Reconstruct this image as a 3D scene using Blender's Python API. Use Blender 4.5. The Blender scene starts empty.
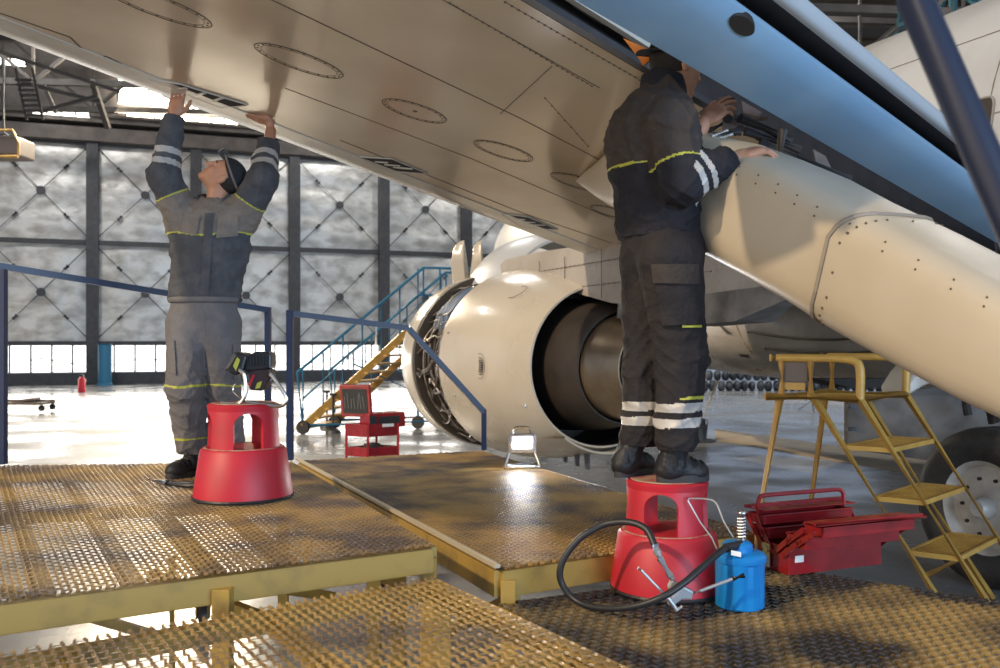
import bpy, bmesh, math, random
import numpy as np
from mathutils import Vector, Matrix
random.seed(7); rng = np.random.default_rng(7)
V = Vector
C = bpy.context.scene.collection
F_ = 900.0; HY = 342.0; CZ = 1.6
def P(px, py, d): return V(((px-500)/F_*d, d, CZ-(py-HY)/F_*d))
def G(px, py, H):
    d = H*F_/(py-HY); return P(px, py, d)
def GZ(px, d, z): return V(((px-500)/F_*d, d, z))

# ---------------------------------------------------------------- materials
def mat(name, col, rough=.5, metal=0, col2=None, nscale=4, nlo=.4, nhi=.65, bump=0, bscale=30, emit=None, estr=0, spec=.5, rough2=None, coat=0, stretch=None):
    m = bpy.data.materials.new(name); m.use_nodes = True
    nt = m.node_tree; b = nt.nodes['Principled BSDF']
    b.inputs['Base Color'].default_value = (*col, 1); b.inputs['Roughness'].default_value = rough
    b.inputs['Metallic'].default_value = metal; b.inputs['Specular IOR Level'].default_value = spec
    b.inputs['Coat Weight'].default_value = coat; b.inputs['Coat Roughness'].default_value = .08
    tc = nt.nodes.new('ShaderNodeTexCoord')
    src = tc.outputs['Object']
    if stretch:
        mp = nt.nodes.new('ShaderNodeMapping'); mp.inputs['Scale'].default_value = stretch
        nt.links.new(src, mp.inputs['Vector']); src = mp.outputs['Vector']
    if col2 is not None or rough2 is not None:
        n = nt.nodes.new('ShaderNodeTexNoise'); n.inputs['Scale'].default_value = nscale; n.inputs['Detail'].default_value = 6
        nt.links.new(src, n.inputs['Vector'])
        mr = nt.nodes.new('ShaderNodeMapRange'); mr.inputs['From Min'].default_value = nlo; mr.inputs['From Max'].default_value = nhi
        nt.links.new(n.outputs['Fac'], mr.inputs['Value'])
        if col2 is not None:
            mx = nt.nodes.new('ShaderNodeMix'); mx.data_type = 'RGBA'
            mx.inputs[6].default_value = (*col, 1); mx.inputs[7].default_value = (*col2, 1)
            nt.links.new(mr.outputs[0], mx.inputs[0]); nt.links.new(mx.outputs[2], b.inputs['Base Color'])
        if rough2 is not None:
            r2 = nt.nodes.new('ShaderNodeMapRange'); r2.inputs['To Min'].default_value = rough; r2.inputs['To Max'].default_value = rough2
            nt.links.new(mr.outputs[0], r2.inputs['Value']); nt.links.new(r2.outputs[0], b.inputs['Roughness'])
    if bump:
        n2 = nt.nodes.new('ShaderNodeTexNoise'); n2.inputs['Scale'].default_value = bscale; n2.inputs['Detail'].default_value = 4
        nt.links.new(src, n2.inputs['Vector'])
        bp = nt.nodes.new('ShaderNodeBump'); bp.inputs['Strength'].default_value = bump; bp.inputs['Distance'].default_value = .02
        nt.links.new(n2.outputs['Fac'], bp.inputs['Height']); nt.links.new(bp.outputs[0], b.inputs['Normal'])
    if emit: b.inputs['Emission Color'].default_value = (*emit, 1); b.inputs['Emission Strength'].default_value = estr
    return m
M = {}
M['floor'] = mat('concrete', (.27,.275,.275), .14, col2=(.20,.20,.195), nscale=.9, rough2=.42, bump=.02, bscale=8, spec=.7)
M['quilt'] = mat('foil_insulation', (.60,.60,.58), .36, metal=.45, col2=(.34,.33,.31), nscale=1.5, bump=1.0, bscale=1.7, stretch=(1,1,1.8))  # light and dark mottling in the colour imitates foil highlights
M['steel_dark'] = mat('dark_painted_steel', (.035,.037,.045), .5, col2=(.055,.055,.06), nscale=6)
M['roof_steel'] = mat('roof_truss_steel', (.055,.048,.042), .7, col2=(.035,.03,.027), nscale=3)
M['teal'] = mat('teal_painted_steel', (.02,.12,.16), .5)
M['roofsheet'] = mat('roof_sheet', (.10,.085,.07), .8, col2=(.07,.06,.05), nscale=.5)
M['header'] = mat('door_header', (.13,.11,.10), .6, col2=(.08,.07,.065), nscale=2)
M['daylight'] = mat('bright_window', (.8,.8,.8), .4, emit=(1,.97,.92), estr=2.2)
M['clerestory'] = mat('bright_clerestory', (.8,.8,.8), .4, emit=(1,.90,.70), estr=14)
M['tube_light'] = mat('fluorescent_tube', (.9,.9,.9), .4, emit=(1,.98,.9), estr=6)
M['wing'] = mat('beige_paint_and_reflections', (.66,.535,.38), .13, col2=(.52,.40,.27), nscale=.9, bump=.04, bscale=1.6, rough2=.27, coat=.25)  # broad colour blotches paint in cloud reflections on the beige
M['wing_le'] = mat('pale_leading_edge_paint', (.62,.58,.50), .2, col2=(.52,.47,.40), nscale=2)
M['fairing'] = mat('cream_fairing_paint', (.48,.41,.31), .34, col2=(.41,.345,.25), nscale=1.8, rough2=.45, bump=.02, bscale=3)
M['nacelle'] = mat('white_nacelle_paint', (.56,.50,.41), .2, col2=(.49,.43,.34), nscale=1.5, rough2=.3, coat=.2)
M['white'] = mat('white_aircraft_paint', (.50,.52,.54), .32, col2=(.43,.44,.45), nscale=1.2)
M['belly'] = mat('grey_belly_paint', (.42,.38,.33), .25, col2=(.30,.26,.22), nscale=1.4, rough2=.4)
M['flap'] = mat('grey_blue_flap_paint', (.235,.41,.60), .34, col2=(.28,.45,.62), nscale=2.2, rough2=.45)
M['flapedge'] = mat('pale_flap_paint', (.5,.55,.6), .3)
M['softline'] = mat('grey_seam', (.25,.20,.15), .5)
M['line'] = mat('dark_seam', (.10,.075,.05), .6)
M['slot'] = mat('dark_slot', (.03,.025,.022), .7)
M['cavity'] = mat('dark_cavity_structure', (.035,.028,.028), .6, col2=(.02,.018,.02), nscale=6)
M['bracket'] = mat('primed_bracket', (.17,.11,.085), .6, col2=(.10,.07,.06), nscale=9)
M['bronze'] = mat('heat_tinted_metal', (.40,.30,.19), .3, metal=.75, col2=(.28,.20,.13), nscale=3)
M['duct'] = mat('dark_duct_lining', (.055,.042,.034), .5, metal=.2, col2=(.03,.025,.02), nscale=3)
M['bulk'] = mat('dark_bulkhead', (.06,.05,.04), .5)
M['pipe'] = mat('engine_pipes', (.45,.40,.36), .3, metal=.8, col2=(.15,.12,.10), nscale=8)
M['pipeblue'] = mat('blue_grey_duct', (.12,.16,.24), .35, metal=.3)
M['yellow'] = mat('worn_yellow_paint', (.40,.25,.05), .5, col2=(.22,.14,.04), nscale=7, nlo=.5, nhi=.72)
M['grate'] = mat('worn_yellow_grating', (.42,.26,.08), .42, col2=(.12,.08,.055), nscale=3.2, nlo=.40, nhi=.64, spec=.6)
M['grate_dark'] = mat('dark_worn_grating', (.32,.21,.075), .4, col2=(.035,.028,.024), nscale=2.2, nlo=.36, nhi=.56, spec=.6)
M['ladder'] = mat('ochre_ladder_paint', (.58,.34,.07), .38, col2=(.45,.25,.06), nscale=5)
M['blue'] = mat('blue_rail_paint', (.006,.018,.062), .4, col2=(.009,.024,.075), nscale=5)
M['navy'] = mat('navy_rail_paint', (.004,.010,.035), .5)
M['castmetal'] = mat('cast_grey_metal', (.42,.42,.42), .4, metal=.5)
M['bluestair'] = mat('light_blue_stair_paint', (.03,.17,.30), .45)
M['red'] = mat('red_plastic', (.50,.014,.03), .48, col2=(.40,.016,.028), nscale=6)
M['redmetal'] = mat('glossy_red_metal', (.30,.012,.016), .25, col2=(.2,.01,.014), nscale=8, coat=.4)
M['dust'] = mat('dusty_tread', (.42,.30,.2), .8, col2=(.45,.06,.06), nscale=25)
M['rubber'] = mat('black_rubber', (.018,.018,.02), .45)
M['tyre'] = mat('tyre_rubber', (.03,.028,.027), .5, col2=(.05,.047,.043), nscale=12, bump=.15, bscale=40)
M['hub'] = mat('white_wheel_hub', (.62,.60,.55), .35, col2=(.45,.42,.38), nscale=7)
M['chrome'] = mat('bare_steel', (.6,.58,.55), .22, metal=.95)
M['canblue'] = mat('blue_plastic', (.01,.20,.55), .3, col2=(.012,.24,.6), nscale=6)
M['label'] = mat('white_label', (.75,.74,.7), .5)
M['geardoor'] = mat('grimy_grey_panel', (.24,.225,.21), .5, col2=(.10,.09,.085), nscale=3.2, nlo=.4, nhi=.62)
M['cloth_dark'] = mat('charcoal_workwear', (.062,.064,.072), .85, col2=(.085,.086,.092), nscale=14, bump=.35, bscale=60, spec=.25)
M['cloth_taupe'] = mat('taupe_workwear', (.165,.14,.12), .85, col2=(.20,.17,.145), nscale=14, bump=.35, bscale=60, spec=.25)
M['cloth_dark_shaded'] = mat('charcoal_workwear_shaded', (.015,.015,.021), .85, col2=(.022,.021,.027), nscale=14, bump=.35, bscale=60, spec=.3)  # same uniform as the left worker, shade darkened into the colour
M['cloth_taupe_shaded'] = mat('taupe_workwear_shaded', (.043,.034,.031), .85, col2=(.054,.043,.037), nscale=14, bump=.35, bscale=60, spec=.3)  # taupe of the same uniform, darkened in colour for the shade
M['trouser'] = mat('grey_trousers', (.135,.127,.128), .85, col2=(.17,.158,.155), nscale=10, bump=.35, bscale=60, spec=.25)
M['trouser_shaded'] = mat('grey_trousers_shaded', (.019,.017,.020), .85, col2=(.028,.024,.025), nscale=10, bump=.35, bscale=60, spec=.3)  # same grey trousers, with the right worker's shade in the colour
M['piping'] = mat('yellow_piping', (.42,.42,.05), .6)
M['reflect'] = mat('reflective_tape', (.42,.40,.38), .4)
M['skin'] = mat('skin', (.50,.25,.15), .5, col2=(.43,.19,.11), nscale=9, spec=.4)
M['lip'] = mat('lips', (.36,.11,.08), .5)
M['eye'] = mat('eye_white', (.55,.5,.46), .25)
M['hair'] = mat('dark_hair', (.02,.014,.01), .7, bump=.6, bscale=200)
M['cap'] = mat('black_cap_cloth', (.018,.018,.022), .85, bump=.3, bscale=90)
M['boot'] = mat('black_leather', (.010,.010,.012), .55, bump=.2, bscale=60)
M['sole'] = mat('boot_sole', (.03,.03,.032), .7)
M['blackpl'] = mat('black_plastic', (.016,.017,.02), .35)
M['orange'] = mat('orange_glow_colour', (.75,.22,.03), .6, emit=(1,.35,.05), estr=0)  # flat orange standing in for a glow, not emitting
M['ledlight'] = mat('led_panel', (1,1,1), .3, emit=(1,.98,.95), estr=5)
M['lamplens'] = mat('unlit_lamp_lens', (.02,.025,.025), .2)
M['greybrown'] = mat('grey_plate', (.13,.10,.085), .5)
M['bag'] = mat('dark_tarp', (.02,.024,.032), .6, col2=(.09,.10,.11), nscale=5)
M['tape'] = mat('buff_floor_strip', (.45,.36,.24), .6, col2=(.36,.29,.2), nscale=4)
M['wood'] = mat('dirty_pole', (.5,.42,.28), .6)

# ---------------------------------------------------------------- structure helpers
def info(o, label=None, cat=None, group=None, kind=None):
    if label: o['label'] = label
    if cat: o['category'] = cat
    if group: o['group'] = group
    if kind: o['kind'] = kind
    return o
WM = {}
def thing(name, label, cat, loc=(0,0,0), group=None, rz=0):
    o = bpy.data.objects.new(name, None); C.objects.link(o)
    o.location = loc; o.rotation_euler = (0,0,rz); o.empty_display_size = .1
    WM[o.name] = Matrix.Translation(V(loc)) @ Matrix.Rotation(rz, 4, 'Z')
    return info(o, label, cat, group)
def ortho(d):
    d = d.normalized(); a = V((0,0,1)) if abs(d.z) < .9 else V((1,0,0))
    s = d.cross(a).normalized(); return d, s, s.cross(d).normalized()
class MB:
    def __init__(s): s.v = []; s.f = []
    def add(s, vs, fs):
        n = len(s.v); s.v += [tuple(v) for v in vs]; s.f += [tuple(i+n for i in f) for f in fs]; return s
    def box(s, c, sz, ax=None):
        c = V(c); X, Y, Z = ax if ax else (V((1,0,0)), V((0,1,0)), V((0,0,1)))
        vs = [c + X*(sz[0]/2*i) + Y*(sz[1]/2*j) + Z*(sz[2]/2*k) for i in (-1,1) for j in (-1,1) for k in (-1,1)]
        return s.add(vs, [(0,1,3,2),(4,6,7,5),(0,4,5,1),(2,3,7,6),(0,2,6,4),(1,5,7,3)])
    def beam(s, a, b, w, h, up=None):
        a = V(a); b = V(b); d = (b-a).normalized(); u = V(up) if up else V((0,0,1))
        if abs(d.dot(u)) > .95: u = V((0,1,0))
        x = d.cross(u).normalized(); y = x.cross(d).normalized()
        return s.box((a+b)/2, ((b-a).length, w, h), (d, x, y))
    def tube(s, pts, r, n=8, cap=True, closed=False):
        pts = [V(p) for p in pts]; m = len(pts); rs = r if isinstance(r, (list, tuple)) else [r]*m
        vs = []; prev = None
        for i, p in enumerate(pts):
            if closed: t = pts[(i+1) % m]-pts[i-1]
            else: t = pts[min(i+1, m-1)]-pts[max(i-1, 0)]
            t.normalize()
            if prev is None: _, x, y = ortho(t)
            else:
                x = prev - t*prev.dot(t)
                if x.length < 1e-6: _, x, y = ortho(t)
                x.normalize(); y = t.cross(x)
            prev = x
            vs += [p + (x*math.cos(2*math.pi*k/n) + y*math.sin(2*math.pi*k/n))*rs[i] for k in range(n)]
        fs = []
        for i in range(m if closed else m-1):
            a = i*n; b = ((i+1) % m)*n
            fs += [(a+k, a+(k+1) % n, b+(k+1) % n, b+k) for k in range(n)]
        if cap and not closed: fs += [tuple(range(n))[::-1], tuple(range((m-1)*n, m*n))]
        return s.add(vs, fs)
    def lathe(s, prof, o=(0,0,0), axis=(0,0,1), n=32, a0=0, a1=360, closedprof=False, ref=None):
        o = V(o); d, x, y = ortho(V(axis))
        if ref is not None:
            x = V(ref); x = (x-d*x.dot(d)).normalized(); y = d.cross(x)
        full = abs(a1-a0) >= 360; k = n if full else n+1; vs = []
        for r, h in prof:
            for i in range(k):
                a = math.radians(a0+(a1-a0)*i/n); vs.append(o + d*h + (x*math.cos(a)+y*math.sin(a))*max(r, 1e-4))
        fs = []; m = len(prof)
        for j in range(m if closedprof else m-1):
            for i in range(n):
                i2 = (i+1) % k; j2 = (j+1) % m; fs.append((j*k+i, j*k+i2, j2*k+i2, j2*k+i))
        return s.add(vs, fs)
    def prism(s, poly, ext):
        poly = [V(p) for p in poly]; e = V(ext); n = len(poly)
        return s.add(poly+[p+e for p in poly], [tuple(range(n))[::-1], tuple(range(n, 2*n))]+[(i, (i+1) % n, n+(i+1) % n, n+i) for i in range(n)])
    def loft(s, rings, cap=True):
        n = len(rings[0]); vs = [p for r in rings for p in r]; fs = []
        for j in range(len(rings)-1):
            fs += [(j*n+i, j*n+(i+1) % n, (j+1)*n+(i+1) % n, (j+1)*n+i) for i in range(n)]
        if cap: fs += [tuple(range(n))[::-1], tuple(range((len(rings)-1)*n, len(rings)*n))]
        return s.add(vs, fs)
    def ell(s, c, r, ax=None, nu=16, nv=10):
        c = V(c); X, Y, Z = ax if ax else (V((1,0,0)), V((0,1,0)), V((0,0,1)))
        rings = []
        for j in range(nv+1):
            ph = math.pi*j/nv; rr = max(math.sin(ph), .01)
            rings.append([c + X*(r[0]*rr*math.cos(2*math.pi*i/nu)) + Y*(r[1]*rr*math.sin(2*math.pi*i/nu)) - Z*(r[2]*math.cos(ph)) for i in range(nu)])
        return s.loft(rings)
    def build(s, name, m, parent=None, smooth=False, bevel=0, label=None, auto=40, fixn=True):
        me = bpy.data.meshes.new(name)
        vs = s.v
        if parent is not None:
            W = parent_world(parent).inverted(); vs = [W @ V(v) for v in vs]
        me.from_pydata([tuple(v) for v in vs], [], s.f)
        if fixn:
            bm = bmesh.new(); bm.from_mesh(me); bmesh.ops.recalc_face_normals(bm, faces=bm.faces); bm.to_mesh(me); bm.free()
        mats = m if isinstance(m, list) else [m]
        for q in mats: me.materials.append(q)
        o = bpy.data.objects.new(name, me); C.objects.link(o)
        if smooth:
            me.polygons.foreach_set('use_smooth', [True]*len(me.polygons))
            if auto < 180: me.set_sharp_from_angle(angle=math.radians(auto))
        if bevel:
            b = o.modifiers.new('bevel', 'BEVEL'); b.width = bevel; b.segments = 2; b.limit_method = 'ANGLE'
        if parent is not None: o.parent = parent
        if label: o['label'] = label
        return o
def parent_world(o):
    W = Matrix.Identity(4)
    while o is not None:
        if o.name in WM: W = WM[o.name] @ W
        o = o.parent
    return W
def struct(o): o['kind'] = 'structure'; return o
def copy_tree(o, parent=None):
    c = o.copy(); C.objects.link(c)
    if parent is not None: c.parent = parent; c.matrix_parent_inverse = o.matrix_parent_inverse
    for ch in list(o.children): copy_tree(ch, c)
    return c
def bez(pts, n=10):   # catmull-rom through points
    pts = [V(p) for p in pts]; q = [pts[0]*2-pts[1]]+pts+[pts[-1]*2-pts[-2]]; out = []
    for i in range(1, len(q)-2):
        for k in range(n):
            t = k/n; a, b, c, d = q[i-1:i+3]
            out.append(.5*((2*b)+(-a+c)*t+(2*a-5*b+4*c-d)*t*t+(-a+3*b-3*c+d)*t**3))
    return out+[pts[-1]]

# ---------------------------------------------------------------- implicit surfaces
def sub(p, a): return p-np.array(a, dtype=np.float32)
def s_cone(p, a, b, ra, rb):
    a = np.array(a, np.float32); b = np.array(b, np.float32); ab = b-a; q = p-a
    t = np.clip(q@ab/max(float(ab@ab), 1e-9), 0, 1)
    return np.linalg.norm(q-t[:,None]*ab, axis=1)-(ra+(rb-ra)*t)
def s_ell(p, c, r, ax=None):
    q = sub(p, c)
    if ax is not None: q = q@np.array([list(a) for a in ax], np.float32).T
    r = np.array(r, np.float32); k0 = np.linalg.norm(q/r, axis=1); k1 = np.linalg.norm(q/(r*r), axis=1)+1e-6
    return k0*(k0-1)/k1
def s_box(p, c, h, ax=None, r=.01):
    q = sub(p, c)
    if ax is not None: q = q@np.array([list(a) for a in ax], np.float32).T
    q = np.abs(q)-(np.array(h, np.float32)-r)
    return np.linalg.norm(np.maximum(q, 0), axis=1)+np.minimum(q.max(axis=1), 0)-r
def smin(a, b, k):
    h = np.clip(.5+.5*(b-a)/k, 0, 1); return b+(a-b)*h-k*h*(1-h)
def surfnet(fn, lo, hi, h):
    lo = np.array(lo, np.float32); hi = np.array(hi, np.float32)
    n = np.ceil((hi-lo)/h).astype(int)+1
    ax = [lo[i]+h*np.arange(n[i], dtype=np.float32) for i in range(3)]
    val = np.empty(n, np.float32)
    st = max(1, int(400000/(n[1]*n[2])))
    for i in range(0, n[0], st):
        g = np.stack(np.meshgrid(ax[0][i:i+st], ax[1], ax[2], indexing='ij'), -1).reshape(-1, 3)
        val[i:i+st] = fn(g).reshape(-1, n[1], n[2])
    acc = np.zeros((*(n-1), 3), np.float32); cnt = np.zeros(n-1, np.float32)
    for a in range(3):
        b, c = [x for x in range(3) if x != a]
        for db in (0, 1):
            for dc in (0, 1):
                sl0 = [None]*3; sl1 = [None]*3
                sl0[a] = slice(0, n[a]-1); sl1[a] = slice(1, n[a])
                for q, dq in ((b, db), (c, dc)):
                    sl0[q] = sl1[q] = slice(dq, n[q]-1+dq)
                v0 = val[tuple(sl0)]; v1 = val[tuple(sl1)]
                cr = (v0 < 0) != (v1 < 0)
                t = np.where(cr, v0/(np.where(cr, v0-v1, 1)), 0)
                off = np.zeros((*cr.shape, 3), np.float32); off[..., a] = t; off[..., b] = db; off[..., c] = dc
                acc += off*cr[..., None]; cnt += cr
    m = cnt > 0; idx = -np.ones(n-1, np.int64); idx[m] = np.arange(m.sum())
    ijk = np.argwhere(m); vs = lo+h*(ijk+acc[m]/cnt[m][:, None])
    faces = []
    for a in range(3):
        b, c = (a+1) % 3, (a+2) % 3
        sl0 = [slice(1, n[q]-1) for q in range(3)]; sl1 = list(sl0)
        sl0[a] = slice(0, n[a]-1); sl1[a] = slice(1, n[a])
        v0 = val[tuple(sl0)]; v1 = val[tuple(sl1)]; cr = (v0 < 0) != (v1 < 0)
        pos = np.argwhere(cr); flip = (v0 < 0)[cr]
        base = pos.copy(); base[:, b] += 1; base[:, c] += 1
        def at(db, dc):
            q = base.copy(); q[:, b] -= db; q[:, c] -= dc; return idx[q[:, 0], q[:, 1], q[:, 2]]
        A, B, Cc, D = at(1, 1), at(0, 1), at(0, 0), at(1, 0)
        f1 = np.stack([A, B, Cc, D], 1); f1[~flip] = f1[~flip][:, ::-1]
        faces.append(f1)
    return vs, np.concatenate(faces)
def netobj(name, parts, mats, parent, matfn=None, smooth_it=1):
    """parts: list of (fn, lo, hi, h); all go into one mesh"""
    vs = []; fs = []; n = 0
    for fn, lo, hi, h in parts:
        v, f = surfnet(fn, lo, hi, h); vs.append(v); fs.append(f+n); n += len(v)
    vs = np.concatenate(vs); fs = np.concatenate(fs)
    me = bpy.data.meshes.new(name)
    W = np.array(parent_world(parent).inverted()) if parent is not None else np.eye(4)
    vl = vs@W[:3, :3].T+W[:3, 3]
    me.from_pydata(vl.tolist(), [], fs.tolist())
    for m in mats: me.materials.append(m)
    if matfn is not None:
        cen = vs[fs].mean(axis=1); mi = matfn(cen).astype(np.int32)
        me.polygons.foreach_set('material_index', mi)
    me.polygons.foreach_set('use_smooth', np.ones(len(me.polygons), bool))
    me.update()
    o = bpy.data.objects.new(name, me); C.objects.link(o)
    if parent is not None: o.parent = parent
    return o
def folds(p, f=1.0, seed=0):
    f = f*2.3
    x, y, z = p[:, 0]*f, p[:, 1]*f, p[:, 2]*f; s = seed
    w = np.sin(9*x+5*z+s)+np.sin(8*y-6*z+2*s); w2 = np.sin(7*z+6*y+s)+np.sin(8*x-5*y+1.7*s)
    r = 1-np.abs(np.sin(15*z+11*x+1.6*w+s)); r2 = 1-np.abs(np.sin(19*x-12*z+1.8*w2+9*y+1.3*s))
    w3 = 1-np.abs(np.sin(5*x-6.5*z+1.1*w+s)); return r**2*.5+r2**2*.45+.8*w3**2+.15*np.sin(30*z+17*x+2*w2)
# ================================================================ SETTING
# floor
mb = MB(); mb.box((5,18,-.05),(90,60,.1)); struct(mb.build('floor', M['floor']))
# back wall line
W0 = V((-18.33,33,0)); WD = V((2*math.cos(math.radians(20)),2*math.sin(math.radians(20)),0)).normalized()
# solve wall: passes px0,d33 and px330,d37.3
Wa = GZ(0,33,0); Wb = GZ(330,37.0,0); WD = (Wb-Wa).normalized(); WN = V((WD.y,-WD.x,0))   # towards camera
def wallpt(px, z, off=0):
    # intersection of pixel column with wall
    k = (px-500)/F_
    # Wa + t WD ; x = k*y
    t = (k*Wa.y-Wa.x)/(WD.x-k*WD.y); p = Wa+WD*t+WN*off; return V((p.x,p.y,z))
cols = [93-103*1.04-10, -10, 93, 196, 294, 383, 465, 541, 612, 679]
cols = [-128,-12,93,196,294,383,465,541,612,679]
ZT, ZM, ZW, ZB = 9.1, 5.35, 1.55, .45
for i in range(len(cols)-1):
    a = wallpt(cols[i],0); b = wallpt(cols[i+1],0); L = (b-a).length
    d = thing('door_%d' % (i+1), None, None, a); struct(d)
    mb = MB()
    mb.beam(a+V((0,0,ZB/2))+WN*.1, b+V((0,0,ZB/2))+WN*.1, .35, ZB+.0)
    for z in (ZW, ZM, ZT): mb.beam(a+V((0,0,z))+WN*.05, b+V((0,0,z))+WN*.05, .3, .16)
    mb.box(a+V((0,0,ZT/2))+WN*.12, (.42,.5,ZT), (WD, WN, V((0,0,1))))
    for z0, z1 in ((ZM,ZT),(ZW,ZM)): pass
    mb.build('frame', M['steel_dark'], d)
    # quilted foil insulation, gently bulged grid
    mq = MB()
    for z0, z1 in ((ZM+.08,ZT-.08),(ZW+.08,ZM-.08)):
        nx, nz = 16, 14; vs = []
        for ix in range(nx+1):
            for iz in range(nz+1):
                u = ix/nx; w = iz/nz
                bul = .05*math.sin(math.pi*u)+.035*abs(math.sin(3*math.pi*w+.4*math.sin(5*u+i)))+random.uniform(-.02,.02)
                vs.append(a+(b-a)*(.03+.94*u)+V((0,0,z0+(z1-z0)*w))+WN*(bul-.05))
        mq.add(vs, [(ix*(nz+1)+iz,(ix+1)*(nz+1)+iz,(ix+1)*(nz+1)+iz+1,ix*(nz+1)+iz+1) for ix in range(nx) for iz in range(nz)])
        mr = MB()
        c = (a+b)/2+V((0,0,(z0+z1)/2))+WN*.16
        for sx in (-1,1):
            for sz in (-1,1):
                e = c+WD*(sx*L*.47)+V((0,0,sz*(z1-z0)*.49)); mr.tube([c,e],.022,5)
                k = c+(e-c)*.52; mr.tube([c+(e-c)*.48,c+(e-c)*.56],.075,6)
        mr.lathe([(0,-.03),(.16,-.03),(.16,.03),(0,.03)], c, WN, 10)
        mr.build('brace_rod', M['steel_dark'], d)
    mq.build('insulation_panel', M['quilt'], d, smooth=True, auto=180, fixn=False)
    mp = MB(); mp.box((a+b)/2+V((0,0,(ZW+ZB)/2))-WN*.05,(L-.3,.04,ZW-ZB-.05),(WD,WN,V((0,0,1)))); mp.build('window_pane', M['daylight'], d)
    mm = MB()
    for k in range(1,5): mm.beam(a+(b-a)*(k/5)+V((0,0,ZB)), a+(b-a)*(k/5)+V((0,0,ZW)), .05,.05)
    mm.tube([a+V((0,0,ZB+.15))+WN*.14,(a+b)/2+V((0,0,ZB+.55))+WN*.14,b+V((0,0,ZB+.2))+WN*.14],.02,5)
    mm.build('muntin', M['steel_dark'], d)
# wall above doors
a = wallpt(-200,0,-.3); b = wallpt(760,0,-.3)
mb = MB(); mb.box((a+b)/2+V((0,0,11.9)),((b-a).length,.2,5.4),(WD,WN,V((0,0,1))))
a = wallpt(-200,0,.3); b = wallpt(760,0,.3)
for z, h, w in ((9.35,.5,.5),(9.9,.25,.7),(10.0,.1,1.1)): mb.beam(a+V((0,0,z)),b+V((0,0,z)),w,h)
struct(mb.build('wall_back', M['header']))
n = 1
def wallrect(px0,px1,y0,y1,m,name,off=.05):
    d = wallpt((px0+px1)/2,0).y
    z0 = CZ+(HY-y1)/F_*d; z1 = CZ+(HY-y0)/F_*d
    a = wallpt(px0,0,off); b = wallpt(px1,0,off)
    mm = MB(); mm.box((a+b)/2+V((0,0,(z0+z1)/2)),((b-a).length,.06,z1-z0),(WD,WN,V((0,0,1))))
    fr = MB(); k = max(1,int(abs(px1-px0)/14))
    for i in range(k+1): fr.beam(a+(b-a)*(i/k)+V((0,0,z0))+WN*.05, a+(b-a)*(i/k)+V((0,0,z1))+WN*.05,.05,.06)
    o = mm.build(name, m); struct(o)
    fr.build('mullion', M['roof_steel'], o); return o
wallrect(118,222,84,108,M['clerestory'],'window_1')
wallrect(126,238,116,129,M['clerestory'],'window_2')
wallrect(36,92,115,121,M['tube_light'],'window_3',.9)
wallrect(255,300,122,134,M['clerestory'],'window_4')
wallrect(0,30,66,72,M['tube_light'],'window_5',.9)
# right-hand far wall
mb = MB(); mb.box((34,38,5),(36,.3,14)); struct(mb.build('wall_right', M['header']))
# ceiling
mb = MB(); mb.box((4,27,14.1),(80,32,.2))
for y in range(13,43,2): mb.box((4,y,13.9),(80,.12,.2))
struct(mb.build('ceiling', M['roofsheet']))
# trusses
def truss(name, a, b, h, n, m, w=.09):
    mb = MB(); a = V(a); b = V(b)
    mb.beam(a,b,w*1.5,w*1.5); mb.beam(a+V((0,0,h)),b+V((0,0,h)),w*1.5,w*1.5)
    for i in range(n):
        p = a+(b-a)*(i/n); q = a+(b-a)*((i+1)/n)
        mb.beam(p+V((0,0,h if i % 2 else 0)), q+V((0,0,0 if i % 2 else h)), w*.8,w*.8)
        mb.beam(p,p+V((0,0,h)),w*.6,w*.6)
    return struct(mb.build(name, m))
tn = 1
for y, z in ((16,9.2),(20,9.3),(24,9.4),(28,9.4),(32,9.6)):
    truss('trim_%d' % tn, (-26,y-2,z), (34,y+3,z), 2.6, 20, M['roof_steel'], .12); tn += 1
for x in (-20,-14,-9,12,18):
    truss('trim_%d' % tn, (x,14,10.6), (x+2,38,10.8), 1.2, 14, M['teal'] if x > 0 else M['roof_steel'], .1); tn += 1
for x in (14,18,22):
    truss('trim_%d' % tn, (x-6,18,8.0), (x+8,24,9.5), 1.0, 10, M['teal'], .12); tn += 1
mb = MB()
for k in range(7):
    z = 9.1+k*.35
    mb.beam(P(28+k*-1.5,120,22)+V((-.25,0,z-7.0)),P(28,120,22)+V((.25,0,z-7.0)),.06,.06)
a = P(24,80,22); b = P(35,116,22)
mb = MB()
for s in (-.2,.2): mb.beam(a+V((s,0,.3)),b+V((s,0,-.1)),.05,.05)
for k in range(8): p = a+(b-a)*(k/7); mb.beam(p-V((.2,0,0)),p+V((.2,0,0)),.12,.05)
struct(mb.build('trim_%d' % tn, M['roof_steel'])); tn += 1
mb = MB()
mb.beam(P(92,80,26),P(108,128,27),.14,.14); mb.beam(P(40,112,24),P(98,96,24),.09,.09); mb.beam(P(20,82,24),P(100,102,25),.09,.09)
mb.beam(P(44,85,25),P(56,113,25),.09,.09); mb.beam(P(0,52,24),P(120,92,25),.08,.08)
struct(mb.build('trim_%d' % tn, M['roof_steel'])); tn += 1

# buff floor strip on the right
mb = MB(); a = G(715,433,1.6); b = G(1040,500,1.6)
mb.prism([G(715,429,1.598),G(1060,478,1.598),G(1060,500,1.598),G(715,440,1.598)],(0,0,.006)); struct(mb.build('trim_%d' % tn, M['tape'])); tn += 1

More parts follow.
